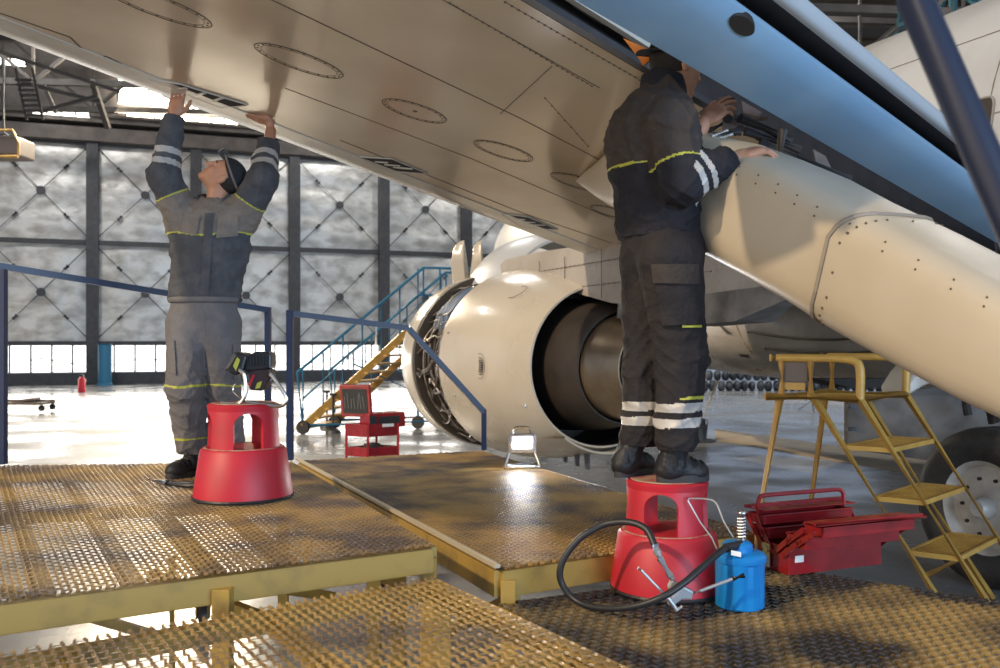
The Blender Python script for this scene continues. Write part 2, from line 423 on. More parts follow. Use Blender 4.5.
# ================================================================ background things
# hoist carriage upper left
t = thing('hoist_carriage','boxy brown overhead crane carriage hanging at upper left before the hangar doors','crane', P(5,165,26))
mb = MB(); c = P(4,149,26); mb.box(c+V((-.3,0,0)),(1.9,1,.55)); mb.build('housing', M['greybrown'], t, bevel=.05)
mb = MB(); mb.tube([c+V((-1.2,-.55,.42)),c+V((.55,-.55,.42)),c+V((.72,-.55,.05)),c+V((.72,-.55,-.3))],.035,6); mb.tube([c+V((-1.2,-.55,-.33)),c+V((.7,-.55,-.33))],.05,6); mb.build('guard_frame', M['ladder'], t)
mb = MB(); mb.tube([c+V((0,0,.2)),c+V((0,0,2.6))],.04,6); mb.tube([c+V((0,0,.3))+V((.15*math.cos(k),0,.15*math.sin(k))) for k in [i*.6 for i in range(10)]],.04,6); mb.build('hook', M['steel_dark'], t)
# extinguisher at door
t = thing('fire_extinguisher','small red fire extinguisher standing by the dark door post at far left','fire extinguisher', G(96,391,1.6)+V((0,-1,0)))
c = G(96,391,1.6)+V((0,-1,0)); mb = MB(); mb.lathe([(0,0),(.11,0),(.11,.42),(.05,.5),(0,.5)],c,n=12); mb.build('cylinder', M['red'], t, smooth=True)
mb = MB(); mb.box(c+V((0,0,.55)),(.12,.05,.06)); mb.tube([c+V((.03,0,.54)),c+V((.15,-.02,.45)),c+V((.14,-.02,.2))],.012,5); mb.build('valve', M['blackpl'], t)
# low dolly
t = thing('low_dolly','low grey wheeled dolly lying on the bright floor at far left','dolly', G(25,410,1.6))
c = G(22,412,1.6); mb = MB(); mb.beam(c+V((-.9,0,.2)),c+V((.55,0,.2)),.4,.05); mb.beam(c+V((-.9,.3,.22)),c+V((.6,.3,.22)),.05,.09); mb.beam(c+V((-.2,.1,.24)),c+V((.3,.1,.3)),.3,.05); mb.build('bed', M['greybrown'], t)
for x in (-.7,.5):
    for y in (-.1,.4):
        mb = MB(); mb.lathe([(0,-.02),(.07,-.02),(.07,.02),(0,.02)],c+V((x,y,.09)),(0,1,0),12); mb.beam(c+V((x,y,.1)),c+V((x,y,.2)),.03,.04); mb.build('wheel', M['rubber'], t)
# blue column beyond window
t = thing('blue_drum_column','pale blue column seen in front of the lowest door windows at left','column', wallpt(107,0,1.0))
mb = MB(); mb.lathe([(.28,0),(.28,.05),(.24,.08),(.24,1.5),(.28,1.53),(0,1.53)],wallpt(107,0,1.0),n=16); mb.build('shaft', M['bluestair'], t, smooth=True)
t.name = 'round_column'

# blue maintenance stair with yellow flight
t = thing('maintenance_stairs','light blue wheeled access stairs with a yellow flight, behind the engine','stairs', G(340,430,1.6))
D0, D1 = 16.5, 17.4
A = P(303,428,15.6); A.z = .12; Bp = P(418,322,16.6)
mbY = MB(); off = V((.35,1.1,0))
for s in (0,1): mbY.beam(A+off*s, Bp+off*s, .05,.14)
mbY.build('stringer', M['ladder'], t)
N = 12
for k in range(N+1):
    mb = MB(); p = A+(Bp-A)*(k/N); mb.beam(p, p+off, .22,.035); mb.build('tread', M['ladder'], t)
mb = MB()
for s in (0,1):
    o = off*s
    r0 = A+o+V((0,0,.95)); r1 = Bp+o+V((0,0,1.0))
    mb.tube([A+o,A+o+V((-.1,0,.95)),r1+V((.1,0,0)),r1+V((.95,.2,0))],.028,6)
    mb.tube([A+o+V((0,0,.5)),Bp+o+V((0,0,.5)),Bp+o+V((1.0,.2,.5))],.022,6)
    for k in range(7): p = A+(Bp-A)*(k/6)+o; mb.tube([p,p+V((0,0,.98))],.02,6)
    for k in range(4): p = Bp+o+V((.1+.3*k,.06*k,0)); mb.tube([p+V((0,0,-.1)),p+V((0,0,1.0))],.022,6)
mb.build('handrail', M['bluestair'], t)
mb = MB(); q = Bp+off*.5; mb.box(q+V((.55,.1,-.03)),(1.1,1.3,.06)); mb.build('platform', M['bluestair'], t)
mb = MB()
for s in (0,1):
    o = off*s
    for k in (0.0,1.0): p = Bp+o+V((k,.2*k,0)); mb.tube([p,V((p.x,p.y,.15))],.03,6)
    p = Bp+o; mb.tube([V((A.x,A.y,.15))+o,V((p.x+1,p.y+.2,.15))],.03,6); mb.tube([V((p.x+1,p.y,.2)),V((p.x-1.2,p.y,1.2))],.02,6)
mb.build('support_frame', M['bluestair'], t)
for s in (0,1):
    for p in (V((A.x,A.y,.1)), V((Bp.x,Bp.y,.1)), V((Bp.x+1,Bp.y+.2,.1))):
        p = p+off*s; mb = MB(); mb.lathe([(0,-.03),(.12,-.03),(.12,.03),(0,.03)],V((p.x,p.y,.12)),(0.3,1,0),14); mb.build('caster', M['rubber'], t)
# two small jack stands behind trolley
for k,(x,y,lab) in enumerate(((327,428,'thin dark jack stand left of the red trolley, farther one'),(333,433,'thin dark jack stand left of the red trolley, the nearer one'))):
    c = G(x,y,1.6); t = thing('jack_stand',lab,'stand',c,group='thin jack stands by the stairs')
    mb = MB(); mb.lathe([(0,0),(.14,0),(.12,.05),(.02,.08),(.02,.65),(.06,.66),(.06,.7),(0,.7)],c,n=12); mb.build('stand', M['steel_dark'], t)
# red trolley
c = G(368,455,1.6); DT = c.y
t = thing('tool_trolley','red two-shelf steel trolley on the floor carrying an open tool case','trolley',c)
la = V((.94,.34,0)); lb = V((-.5,.86,0)).normalized()
K = {(-1,-1):P(368,455,DT)}
near = P(368,457,DT); near.z = .0
right = near+V((.42,.30,0)); left = near+V((-.36,.20,0)); back = right+left-near
for z,h,nm in ((.53,.09,'lower_shelf'),(.74,.12,'upper_shelf')):
    mb = MB(); Z = V((0,0,z))
    for p,q in ((near,right),(near,left),(right,back),(left,back)): mb.beam(p+Z,q+Z,.015,h)
    mb.prism([near+Z,right+Z,back+Z,left+Z],(0,0,.012)); mb.build(nm, M['redmetal'], t)
mb = MB(); mb.prism([near+V((.2,.13,.77)),near+V((.36,.245,.77)),near+V((.36,.245,.80)),near+V((.2,.13,.80))],(.004,-.006,0)); mb.build('brand_plate', M['label'], t)
for p in (near,right,back,left):
    mb = MB(); mb.beam(p+V((0,0,.06)),p+V((0,0,.8)),.035,.035); mb.build('post', M['redmetal'], t)
    mb = MB(); mb.lathe([(0,-.015),(.04,-.015),(.04,.015),(0,.015)],p+V((0,0,.04)),(1,0,0),10); mb.build('caster', M['rubber'], t)
mid = (near+back)/2; trolley_c = V(t.location)
t2 = thing('tool_case','open red tool case with raised lid standing on the red trolley','tool case',mid+V((0,0,.8)))
X = (right-near).normalized(); Y = V((-X.y,X.x,0))
mb = MB(); cc = mid+V((0,0,.88)); mb.box(cc+X*.14,(.5,.26,.15),(X,Y,V((0,0,1)))); mb.build('body', M['redmetal'], t2, bevel=.01)
mb = MB(); mb.box(cc+X*.16-Y*.135,(.28,.01,.08),(X,Y,V((0,0,1)))); mb.box(cc-X*.06-Y*.135,(.09,.012,.1),(X,Y,V((0,0,1)))); mb.build('front_insert', M['blackpl'], t2)
lx = V((-.28,.1,.96)).normalized(); ly = V((-.45,-.25,.0)); 
lidc = cc+V((-.2,0,.2)); U = V((-.45,0,.9)).normalized(); R_ = V((.95,.1,.3)).normalized(); R_ = V((0.9,-.35,.0)).normalized(); U=(U-R_*U.dot(R_)).normalized(); Nn = R_.cross(U)
mb = MB(); mb.box(lidc,(.42,.34,.05),(R_,U,Nn)); mb.build('lid', M['redmetal'], t2, bevel=.008)
mb = MB(); sg = -1 if Nn.y > 0 else 1
mb.box(lidc+Nn*(.027*sg),(.34,.26,.01),(R_,U,Nn)); mb.build('lid_lining', M['blackpl'], t2)
mb = MB()
for k in range(7): mb.beam(lidc+Nn*(.036*sg)+R_*(-.14+.045*k)-U*.08, lidc+Nn*(.036*sg)+R_*(-.14+.045*k+random.uniform(-.02,.02))+U*random.uniform(0,.1),.012,.008)
mb.build('clipped_tools', M['chrome'], t2)
t3 = thing('cable_tangle','dark coil of cables lying on the lower shelf of the red trolley','cables',mid+V((0,0,.3)))
mb = MB()
for k in range(4): mb.tube([mid+V((.13*math.cos(a*.6+k),.09*math.sin(a*.6+k),.30+.012*k+.01*math.sin(a))) for a in range(11)],.012,6)
mb.build('cable', M['rubber'], t3)
kq = .64; nn = GZ(368,8.7,0)
t.location = nn-(near-V(t.location))*kq; t.scale = (kq,kq,1)
midn = V(t.location)+V(((mid-c).x*kq,(mid-c).y*kq,0))
t2.location = midn+V((0,0,.757)); t2.scale = (.8,.8,.95)
t3.location = midn+V((0,0,.55)); t3.scale = (kq,kq,1)
# bucket with pole
c = G(697,441,1.6)
t = thing('mop_bucket','dark round bucket on the floor behind the right man\'s shins','bucket',c)
mb = MB(); mb.lathe([(0,.0),(.30,0),(.30,.02),(.15,.03),(.17,.25),(.14,.27),(.13,.36),(0,.36)],c,n=20); mb.build('drum', M['bag'], t, smooth=True)
mb = MB(); mb.tube([c+V((-.17,0,.25)),c+V((-.15,-.1,.34)),c+V((0,-.15,.4)),c+V((.15,-.1,.34)),c+V((.17,0,.25))],.01,6); mb.build('handle', M['chrome'], t)
t = thing('wooden_pole','pale slanting pole propped in the dark bucket','pole',c+V((0,.1,.02)))
mb = MB(); mb.tube([c+V((-.02,.1,.02)),P(719,381,c.y)+V((0,.1,0))],.022,8); mb.build('shaft', M['wood'], t)
# small tripod stand on floor
c = G(812,411,1.6); t = thing('floor_tripod','tiny dark three-legged stand on the far floor seen under the yellow steps','stand',c)
mb = MB()
for k in range(3): a = k*2.1+.3; mb.tube([c+V((0,0,.25)),c+V((.32*math.cos(a),.32*math.sin(a),.01))],.015,5)
mb.build('foot', M['steel_dark'], t)
mb = MB(); mb.tube([c+V((0,0,.2)),c+V((0,0,.75))],.015,5); mb.build('stem', M['steel_dark'], t)
# row of dark sacks
for k in range(76):
    top = k >= 39; kk = k-39 if top else k
    px = 705+kk*7.9+(3.9 if top else 0); c = G(px+random.uniform(-.7,.7),391.0,1.6); 
    r = random.uniform(.112,.128); hz_ = random.uniform(.15,.17)
    c.z = (.35 if top else 0)
    nx = ('upper' if top else 'lower')+' layer, '+('left end' if kk == 0 else 'right end' if kk == (36 if top else 38) else 'left half' if kk < 19 else 'right half')
    mb = MB(); rings = []
    for j in range(8):
        ph = math.pi*j/7; rr = max(.03,math.sin(ph)**.6)
        rings.append([c+V((r*rr*math.cos(q)*(1+.12*math.sin(3*q+k)), 1.3*r*rr*math.sin(q), hz_-hz_*math.cos(ph)*(1+.12*math.sin(2*q+k)))) for q in [i*math.pi/5 for i in range(10)]])
    mb.loft(rings); o = mb.build('dark_sack', M['bag'], None, smooth=True, auto=180)
    info(o,'dark lumpy sack on the far floor under the fuselage, '+nx,'sack','dark sacks, '+nx)
# ================================================================ AIRCRAFT
plane = thing('airplane','large white and beige airliner under maintenance, its left wing and engine over the platforms','airplane',(3.5,6.5,0))
fw = V((-math.sin(math.radians(23)),math.cos(math.radians(23)),0)); rt = V((fw.y,-fw.x,0)); UP = V((0,0,1))
A = P(170,97,4.95); B = P(545,238,7.6); Cc = P(600,45,3.9)
WNn = (B-A).cross(Cc-A).normalized()
if WNn.z < 0: WNn = -WNn
ES = (B-A).normalized()                      # spanwise towards root
EC = WNn.cross(ES).normalized()
if EC.y > 0: EC = -EC                        # chordwise, aft
CAM = V((0,0,CZ))
def wp(px, py, off=0):
    r = V(((px-500)/F_,1,-(py-HY)/F_)); t = (A-CAM).dot(WNn)/r.dot(WNn); return CAM+r*t-WNn*off
# --- wing: lofted sections between leading edge line and rear spar line
Cl = wp(500,-12); Cr = wp(640,71); RD = (Cr-Cl).normalized()
def le(t): return A+ES*t
def rearpt(p):   # rear spar point chordwise aft of p (along EC direction)
    # intersect p+s*EC with line Cl+u*RD in plane
    w = Cl-p; a = EC; b = RD
    cr_ = a.cross(b).dot(WNn); s = w.cross(b).dot(WNn)/cr_; return p+a*s
secs = []
for t in (-3.4,-2.0,-.8,0,1.0,2.0,3.0,3.8,4.6,5.6,6.6,7.6):
    l = le(t); r = rearpt(l)
    if (r-l).dot(EC) > 3.6: pass
    ch = (r-l).length; ring = []
    th = .34+.02*t
    ring += [l+(r-l)*s for s in (0,.06,.15,.3,.45,.6,.75,.88,1)]
    ring += [r+UP*th*.8]
    ring += [l+(r-l)*s+UP*(th*(1.0 if s > .25 else .85)) for s in (.75,.5,.3,.12)]
    ring += [l-EC*.035+UP*th*.62, l-EC*.075+UP*th*.38, l-EC*.075+UP*th*.2, l-EC*.04+UP*.025]
    secs.append(ring)
mb = MB(); mb.loft(secs); wing = mb.build('wing', M['wing'], plane, smooth=True, auto=35)
# slat / leading edge skin, slightly proud
mb = MB(); rows = []
for t in (-3.4,-1.5,0,1.5,3.0,4.4,5.1):
    l = le(t); th = .34+.02*t; o = WNn*-.006
    rows.append([l+EC*.20+o, l+EC*.1+o, l+o-EC*.0, l-EC*.045+UP*.02+o, l-EC*.083+UP*th*.2, l-EC*.083+UP*th*.4, l-EC*.04+UP*th*.66, l-EC*.04+UP*th*.66+EC*.02, l-EC*.06+UP*th*.4, l-EC*.06+UP*th*.2,l+UP*.03, l+EC*.2+UP*.01])
mb.loft(rows); mb.build('slat', M['wing_le'], wing, smooth=True, auto=50)
def strip(pts, w, m, name, par=None, th=.002, closed=False, off=.0):
    pts = [wp(*p) if not isinstance(p, Vector) else p for p in pts]; mb = MB()
    for i in range(len(pts)-(0 if closed else 1)):
        a, b = pts[i], pts[(i+1) % len(pts)]
        mb.beam(a-WNn*(th/2+off), b-WNn*(th/2+off), w, th, up=WNn)
    return mb
mb = MB()
def addstrip(pts, w, closed=False, off=0):
    pts = [wp(*p) if not isinstance(p, Vector) else p for p in pts]
    for i in range(len(pts)-(0 if closed else 1)):
        a, b = pts[i], pts[(i+1) % len(pts)]; mb.beam(a-WNn*(.001+off), b-WNn*(.001+off), w, .002, up=WNn)
addstrip([(262,-5),(520,118),(600,160)],.006)
addstrip([(285,88),(470,158),(620,222)],.004)
addstrip([(500,114),(552,66)],.004)
addstrip([(440,-2),(600,88)],.003)
addstrip([(0,13),(70,37),(93,60),(245,106)],.009)
addstrip([(93,60),(106,56),(122,64)],.008)
addstrip([(340,140),(520,212),(612,243)],.006)
addstrip([(0,24),(150,78)],.004)
mb.build('panel_seam', M['line'], wing)
mb = MB()
for row in ([(450,3),(592,86),26],[(505,2),(640,80),24],[(545,98),(588,146),8]):
    a, b = wp(*row[0]), wp(*row[1]); mb = MB()
    for k in range(row[2]): c = a+(b-a)*(k/(row[2]-1)); mb.lathe([(0,-.001),(.006,-.001),(.006,.002),(0,.002)],c-WNn*.002,WNn,6)
    mb.beam(a-WNn*.0005,b-WNn*.0005,.003,.001,up=WNn); mb.build('rivet_row', M['line'], wing)
# oval inspection panels
for (px,py,ra,rb) in ((300,61,.235,.10),(415,111,.205,.10),(504,151,.225,.10),(578,182,.24,.10),(158,6,.24,.10),(612,212,.22,.09)):
    c = wp(px,py); mb = MB(); ph = math.radians(8)
    e1 = ES*math.cos(ph)+EC*math.sin(ph); e2 = EC*math.cos(ph)-ES*math.sin(ph)
    def el(s, n=40, o=.0): return [c+e1*(ra*s*math.cos(2*math.pi*k/n))+e2*(rb*s*math.sin(2*math.pi*k/n)*(1.0 if s == 1 else .96))-WNn*o for k in range(n)]
    o1 = el(1, o=.0015); o2 = el(.86, o=.0015)
    mb.tube(o1,.0028,4,closed=True); mb.tube(o2,.0016,4,closed=True)
    for q in el(.93,22,.002): mb.lathe([(0,-.001),(.0055,-.001),(.0055,.002),(0,.002)],q,WNn,6)
    if px == 415: mb.lathe([(0,-.001),(.014,-.001),(.014,.003),(0,.003)],c-WNn*.002,WNn,8)
    pn = MB(); pl = el(1.0,40,.0005); pn.prism(pl,-WNn*.001); pn.build('inspection_panel', M['wing'], wing); mb.build('fastener_ring', M['line'], wing)
# slat track openings: dark recess with small frame lips
for poly in ([(148,77),(180,83),(248,104),(222,107)],[(359,156),(392,158),(428,173),(388,170)],[(502,213),(528,216),(558,229),(522,227)]):
    pts = [wp(*p) for p in poly]; mb = MB(); mb.prism([p-WNn*.004 for p in pts], WNn*.01); so = mb.build('slat_track_opening', M['slot'], wing)
    mb = MB(); pl = [p-WNn*.005 for p in pts]; mb.tube(pl,.005,4,closed=True)
    for k in (.35,.55,.75): mb.beam(pts[0]+(pts[1]-pts[0])*.2+(pts[2]-pts[0])*k*.9-WNn*.006, pts[0]+(pts[3]-pts[0])*.9*k+(pts[1]-pts[0])*.6*k-WNn*.006,.02,.006)
    mb.build('slot_rib', M['wing_le'], wing)
# --- rear spar area: edge strip, hydraulic lines, web
mb = MB(); u0 = -2.0; u1 = 6.5
e = lambda u, a=0, z=0: Cl+RD*u+EC*a+UP*z
uR = (Cr-Cl).length+.12
mb.prism([e(u0,.02,-.01),e(u1,.02,-.01),e(u1,.06,-.01),e(u0,.06,-.01)],UP*.03); mb.build('edge_angle', M['steel_dark'], wing)
mb = MB(); mb.prism([e(u0,.08,.05),e(uR,.08,.05),e(uR,.11,.05),e(u0,.11,.05)],UP*.05); mb.build('edge_rail', M['wing_le'], wing)
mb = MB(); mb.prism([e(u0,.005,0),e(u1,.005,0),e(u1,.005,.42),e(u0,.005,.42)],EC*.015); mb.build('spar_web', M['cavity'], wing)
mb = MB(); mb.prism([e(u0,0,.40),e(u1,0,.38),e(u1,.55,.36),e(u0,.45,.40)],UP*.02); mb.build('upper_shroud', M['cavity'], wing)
for k in range(5):
    mb = MB(); z = .07+.045*k; a = .06+.03*(k % 3)
    mb.tube([e(u0+i*(uR-u0)/23, a+random.uniform(-.01,.01), z+random.uniform(-.008,.008)) for i in range(24)], .008+.004*(k % 2), 6); mb.build('hydraulic_line', M['chrome'] if k % 2 else M['pipe'], wing)
for k in range(5):
    mb = MB(); p = e(-.3+k*.33,.13,.10); mb.tube([p,p+RD*.10],.022,8); mb.tube([p+RD*.1,p+RD*.2],.010,6); mb.box(p+RD*.05+UP*.03,(.03,.03,.04)); mb.build('actuator', M['chrome'], wing)
# orange plate by the cap, coloured for the glow inside the mechanism
mb = MB(); a = P(623,38,3.62); mb.prism([a,P(648,49,3.6),P(650,60,3.6),P(643,66,3.6),P(637,56,3.62),P(630,47,3.62)],V((0.004,.006,0)));
mb.build('orange_glow_plate', M['orange'], wing)
# brackets and struts in the open bay right of the man
def plate(poly, d, th, m, name, hole=None):
    mb = MB(); pts = [P(x,y,d+dd) for x,y,dd in [(q+(0,))[:3] for q in poly]]; mb.prism(pts, V((.01,th,0))); o = mb.build(name, m, wing, bevel=.004)
    if hole:
        mh = MB(); 
        for (x,y,r) in hole: mh.lathe([(0,-.004),(r,-.004),(r,.004),(0,.004)],P(x,y,d-.003),(0,1,0),16)
        mh.build('lightening_hole', M['slot'], wing)
plate([(722,131),(723,112),(729,107),(736,98),(738,104),(733,118),(739,124),(736,128)],3.95,.03,M['bracket'],'hinge_bracket',[(728,118,.022)])
plate([(698,112),(714,100),(722,96),(735,97),(728,101),(718,101),(702,116)],4.0,.03,M['bracket'],'control_arm',[(708,107,.01),(728,99,.01)])
plate([(744,119),(760,116),(769,117),(742,124)],4.1,.05,M['bracket'],'rib_flange')
plate([(741,100),(762,112),(758,117),(743,113)],4.3,.03,M['bracket'],'rib_plate')
plate([(812,148),(826,156),(836,178),(818,172)],3.9,.03,M['bracket'],'rib_plate')
for q in ([(714,137,3.9),(740,131,3.9)],[(702,134,3.95),(735,118,4.1)],[(745,131,4.0),(800,150,4.0)],[(760,142,3.9),(850,180,3.9)],[(783,130,3.8),(775,175,3.8)],[(740,118,3.9),(790,140,4.0)]):
    mb = MB(); mb.tube([P(*p) for p in q],.022,8); mb.build('strut', M['cavity'], wing)
for q in ([(716,139,3.7),(733,134,3.7)],[(712,136,3.7),(728,130,3.7)]):
    mb = MB(); mb.tube([P(*p) for p in q],.006,6); mb.build('tie_rod', M['chrome'], wing)

# --- flap (blue-grey) running beside the trailing edge
FD = V((.67,.74,-.1)); FB = P(650,43,3.0)
def fl(t): # lower edge from px column
    return None
def flpx(px):   # point on flap line below pixel column px, height from image line y=.576(px-575)
    k = (px-500)/F_; t = (FB.x-k*FB.y)/(k*FD.y-FD.x); d = FB.y+FD.y*t; return P(px,.576*(px-575),d)
def flap_section(p, c0, c1, z0, z1, th):
    ca = -fw
    a = p+ca*c0+UP*z0; b = p+ca*c1+UP*z1; n = (b-a).cross(FD).normalized()
    if n.z < 0: n = -n
    return [a, a+(b-a)*.33-n*.012, a+(b-a)*.66-n*.012, b, b+(b-a).normalized()*.012+n*th*.15, b+n*th*.35, a+(b-a)*.5+n*th, a+(b-a)*.1+n*th*.95, a-(b-a)*.05+n*th*.5]
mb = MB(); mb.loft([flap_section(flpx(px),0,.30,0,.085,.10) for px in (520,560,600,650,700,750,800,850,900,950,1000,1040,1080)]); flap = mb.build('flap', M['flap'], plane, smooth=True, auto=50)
mb = MB(); mb.loft([flap_section(flpx(px),.40,.45,.115,.145,.02) for px in (520,560,600,650,700,750,800,850,900,950,1000,1040,1080)]); mb.build('aft_flap_segment', M['flapedge'], plane, smooth=True, auto=50)
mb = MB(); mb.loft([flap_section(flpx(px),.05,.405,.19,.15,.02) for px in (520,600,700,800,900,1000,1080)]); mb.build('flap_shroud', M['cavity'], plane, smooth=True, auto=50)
mb = MB()
for px in (700,800,900,985):
    p = flpx(px); q = p-fw*.44-WNn*.0
mb = MB(); p = flpx(694)-fw*.27+UP*.068
el_ = [p+UP*0+(-fw-UP*-.28)*(.035*math.cos(a))+FD*(.075*math.sin(a)) for a in [i*math.pi/12 for i in range(24)]]; mb.prism([q-UP*.004 for q in el_],UP*.02); mb.build('fairing_cutout', M['slot'], flap)

# --- canoe fairing
st = [(576,180,181.5,wp(576,180).y),(584,171,189,wp(584,171).y-.02),(594,161,198,wp(594,161).y-.05),(608,147,208,wp(608,147).y-.10),(628,131,213,4.16),(663,124,226,3.98),(700,133,241,3.80),(740,142,263,3.6),(780,157,284,3.42),(820,174,306,3.25),(860,196,331,3.10),(930,230,369,2.86),(1000,267,405,2.66),(1070,303,436,2.48),(1140,345,455,2.33)]
rings = []
for si,(px,y0,y1,d) in enumerate(st):
    a = P(px,y0,d); b = P(px,y1,d); c = (a+b)/2; hh = (a-b).length/2; hw = [.008,.03,.06,.10,.15,.19][si] if si < 6 else .21; c = c+rt*(hw*(1,1,1,.9,.6,.25)[si] if si < 6 else 0); ring = []
    for k in range(28):
        th = 2*math.pi*k/28; cs, sn = math.cos(th), math.sin(th); e_ = .5 if sn > 0 else .6
        ring.append(c+rt*(hw*math.copysign(abs(cs)**.45, cs))+UP*(hh*math.copysign(abs(sn)**e_, sn)))
    rings.append(ring)
mb = MB(); mb.loft(rings[:10]+rings[10:]); fair = mb.build('flap_track_fairing', M['fairing'], plane, smooth=True, auto=60)
# joint band
def ringat(f):
    i = int(f); g = f-i; return [p+(q-p)*g for p,q in zip(rings[i],rings[min(i+1,len(rings)-1)])]
mb = MB(); r1 = ringat(10.08); cen = sum(r1, V((0,0,0)))/28
# slanted joint
jr = []
for k in range(28):
    sn = math.sin(2*math.pi*k/28); r_ = ringat(10.15+.45*sn); c_ = sum(r_, V((0,0,0)))/28; jr.append(c_+(r_[k]-c_)*1.012)
mb.tube(jr,.008,5,closed=True); mb.build('joint_seam', M['softline'], fair)
mb = MB()
for k in range(0,28):
    sn = math.sin(2*math.pi*k/28); r_ = ringat(10.32+.45*sn); c_ = sum(r_, V((0,0,0)))/28; q = c_+(r_[k]-c_)*1.003; mb.ell(q,(.005,.005,.005),nu=6,nv=4)
for i in range(3,13):
    for g in (0,.5):
        r_ = ringat(i+g)
        for k in (8,9):
            c_ = sum(r_, V((0,0,0)))/28; mb.ell(c_+(r_[14-k+6]-c_)*1.002,(.004,.004,.004),nu=6,nv=4)
mb.build('rivet', M['line'], fair)

# --- engine
E0 = V((.948,8.2,1.381))
def E(s, r=0, a=0): # angle a degrees from up, towards left(-rt)
    a = math.radians(a); return E0+fw*s+UP*(r*math.cos(a))-rt*(r*math.sin(a))
eng = plane
mb = MB(); prof = [(.745,0),(.80,.18),(.87,.45),(.94,.85),(.985,1.25),(1.0,1.7),(.97,1.7),(.94,1.2),(.86,.7),(.76,.2),(.728,0)]
mb.lathe(prof,E0,fw,64,closedprof=True); cowl = mb.build('reverser_cowl', M['nacelle'], eng, smooth=True, auto=45)
mb = MB(); mb.lathe([(.727,.003),(.74,.2),(.80,.6),(.84,1.2),(.5,1.25)],E0,fw,64); mb.build('bypass_duct', M['duct'], eng, smooth=True)
mb = MB(); mb.lathe([(.66,1.2),(.64,.6),(.58,.0),(.50,-.42),(.485,-.42),(.48,-.2)],E0,fw,48); mb.build('core_cowl', M['duct'], eng, smooth=True)
mb = MB(); mb.lathe([(.47,-.35),(.45,-.55),(.42,-.75),(.395,-.92),(.385,-.92),(.40,-.75),(.3,-.6)],E0,fw,48); mb.build('exhaust_nozzle', M['bronze'], eng, smooth=True)
mb = MB(); mb.lathe([(.30,-.6),(.27,-.9),(.18,-1.15),(.06,-1.35),(0,-1.37)],E0,fw,32); mb.build('exhaust_plug', M['bronze'], eng, smooth=True)
mb = MB(); mb.lathe([(.93,2.62),(1.01,2.62),(1.015,2.8),(.99,3.05),(.93,3.28),(.87,3.36),(.82,3.32),(.79,3.15),(.8,2.7)],E0,fw,64,closedprof=True); mb.build('inlet_cowl', M['nacelle'], eng, smooth=True)
mb = MB(); mb.lathe([(.70,2.55),(1.0,2.55),(1.0,2.64),(.7,2.64)],E0,fw,64,closedprof=True); mb.build('inlet_bulkhead', M['bulk'], eng)
mb = MB(); mb.lathe([(.0,1.6),(.80,1.6),(.80,2.6),(0,2.6)],E0,fw,48); fcase = mb.build('fan_case', M['bulk'], eng, smooth=True)
random.seed(11)
# accessory plumbing
for k in range(80):
    a0 = random.uniform(5,178); mb = MB(); pts = []; s0 = random.uniform(1.75,2.45); a = a0; s = s0; r = random.uniform(.86,.955)
    mode = k % 3
    for j in range(9):
        if mode == 0: a += random.uniform(4,9)
        elif mode == 1: s = 1.7+.85*((j/8)); a += random.uniform(-3,5)
        else: a += random.uniform(-2,10); s = min(2.5,max(1.75,s+random.uniform(-.12,.12)))
        r = min(.965,max(.85,r+random.uniform(-.025,.025))); pts.append(E(s,r,a))
    mb.tube(bez(pts,3),random.choice([.008,.012,.012,.018,.024]),6); mb.build('pipe', M['pipe'] if k % 5 else M['bulk'], fcase, smooth=True)
for k in range(3):
    mb = MB(); mb.tube(bez([E(1.9+.18*k,.88,18+2*k),E(1.95+.17*k,.93,35),E(2.0+.16*k,.93,55),E(2.02+.16*k,.88,66)],5),.045-.006*k,10); mb.build('air_duct', M['pipeblue'], fcase, smooth=True)
for k in range(16):
    mb = MB(); c = E(random.uniform(1.8,2.45),.88,random.uniform(30,175)); d, x, y = ortho(V((random.uniform(-1,1),random.uniform(-1,1),1))); mb.box(c,(.07,.06,.09),(d,x,y)); mb.build('accessory_box', M['pipe'], fcase, bevel=.012)
# vent grille on cowl
def cowlhit(px, py):
    r = V(((px-500)/F_,1,-(py-HY)/F_)); best = None
    for k in range(3000):
        p = CAM+r*(6.5+k*.0018); q = p-E0; s = q.dot(fw)
        if 0 < s < 1.7:
            rad = (q-fw*s).length; R = np.interp(s,[0,.18,.45,.85,1.25,1.7],[.745,.80,.87,.94,.985,1.0])
            if rad < R: n = (q-fw*s).normalized(); return E0+fw*s+n*R, n
    return None, None
c, n = cowlhit(480,366)
if c:
    d, x, y = n, fw, n.cross(fw)
    mb = MB(); mb.lathe([(.075,0),(.08,.004),(.085,0)],c,n,24); mb.lathe([(.118,0),(.12,.003),(.122,0)],c,n,24)
    o = MB(); o.lathe([(0,.0),(.062,.0),(.062,.003),(0,.003)],c,n,20); g = o.build('vent_grille', M['slot'], cowl); mb.build('vent_ring', M['line'], cowl)
    mb = MB()
    for k in range(-2,3): mb.beam(c+n*.005+UP*.022*k-fw*.05, c+n*.005+UP*.022*k+fw*.05,.005,.004,up=n)
    mb.build('vent_louvre', M['nacelle'], cowl)
c, n = cowlhit(517,292)
if c:
    mb = MB(); x = (fw-n*fw.dot(n)).normalized(); y = n.cross(x); mb.tube([c+n*.002+x*(.17*math.cos(a))+y*(.09*math.sin(a)) for a in [i*math.pi/14 for i in range(28)]],.003,4,closed=True); mb.build('access_hatch', M['line'], cowl)
for px,py in ((449,333),(455,395),(524,405),(487,310)):
    c, n = cowlhit(px,py)
    if c: mb = MB(); mb.box(c,(.05,.02,.02),(fw,n,n.cross(fw))); mb.build('latch', M['chrome'], cowl)
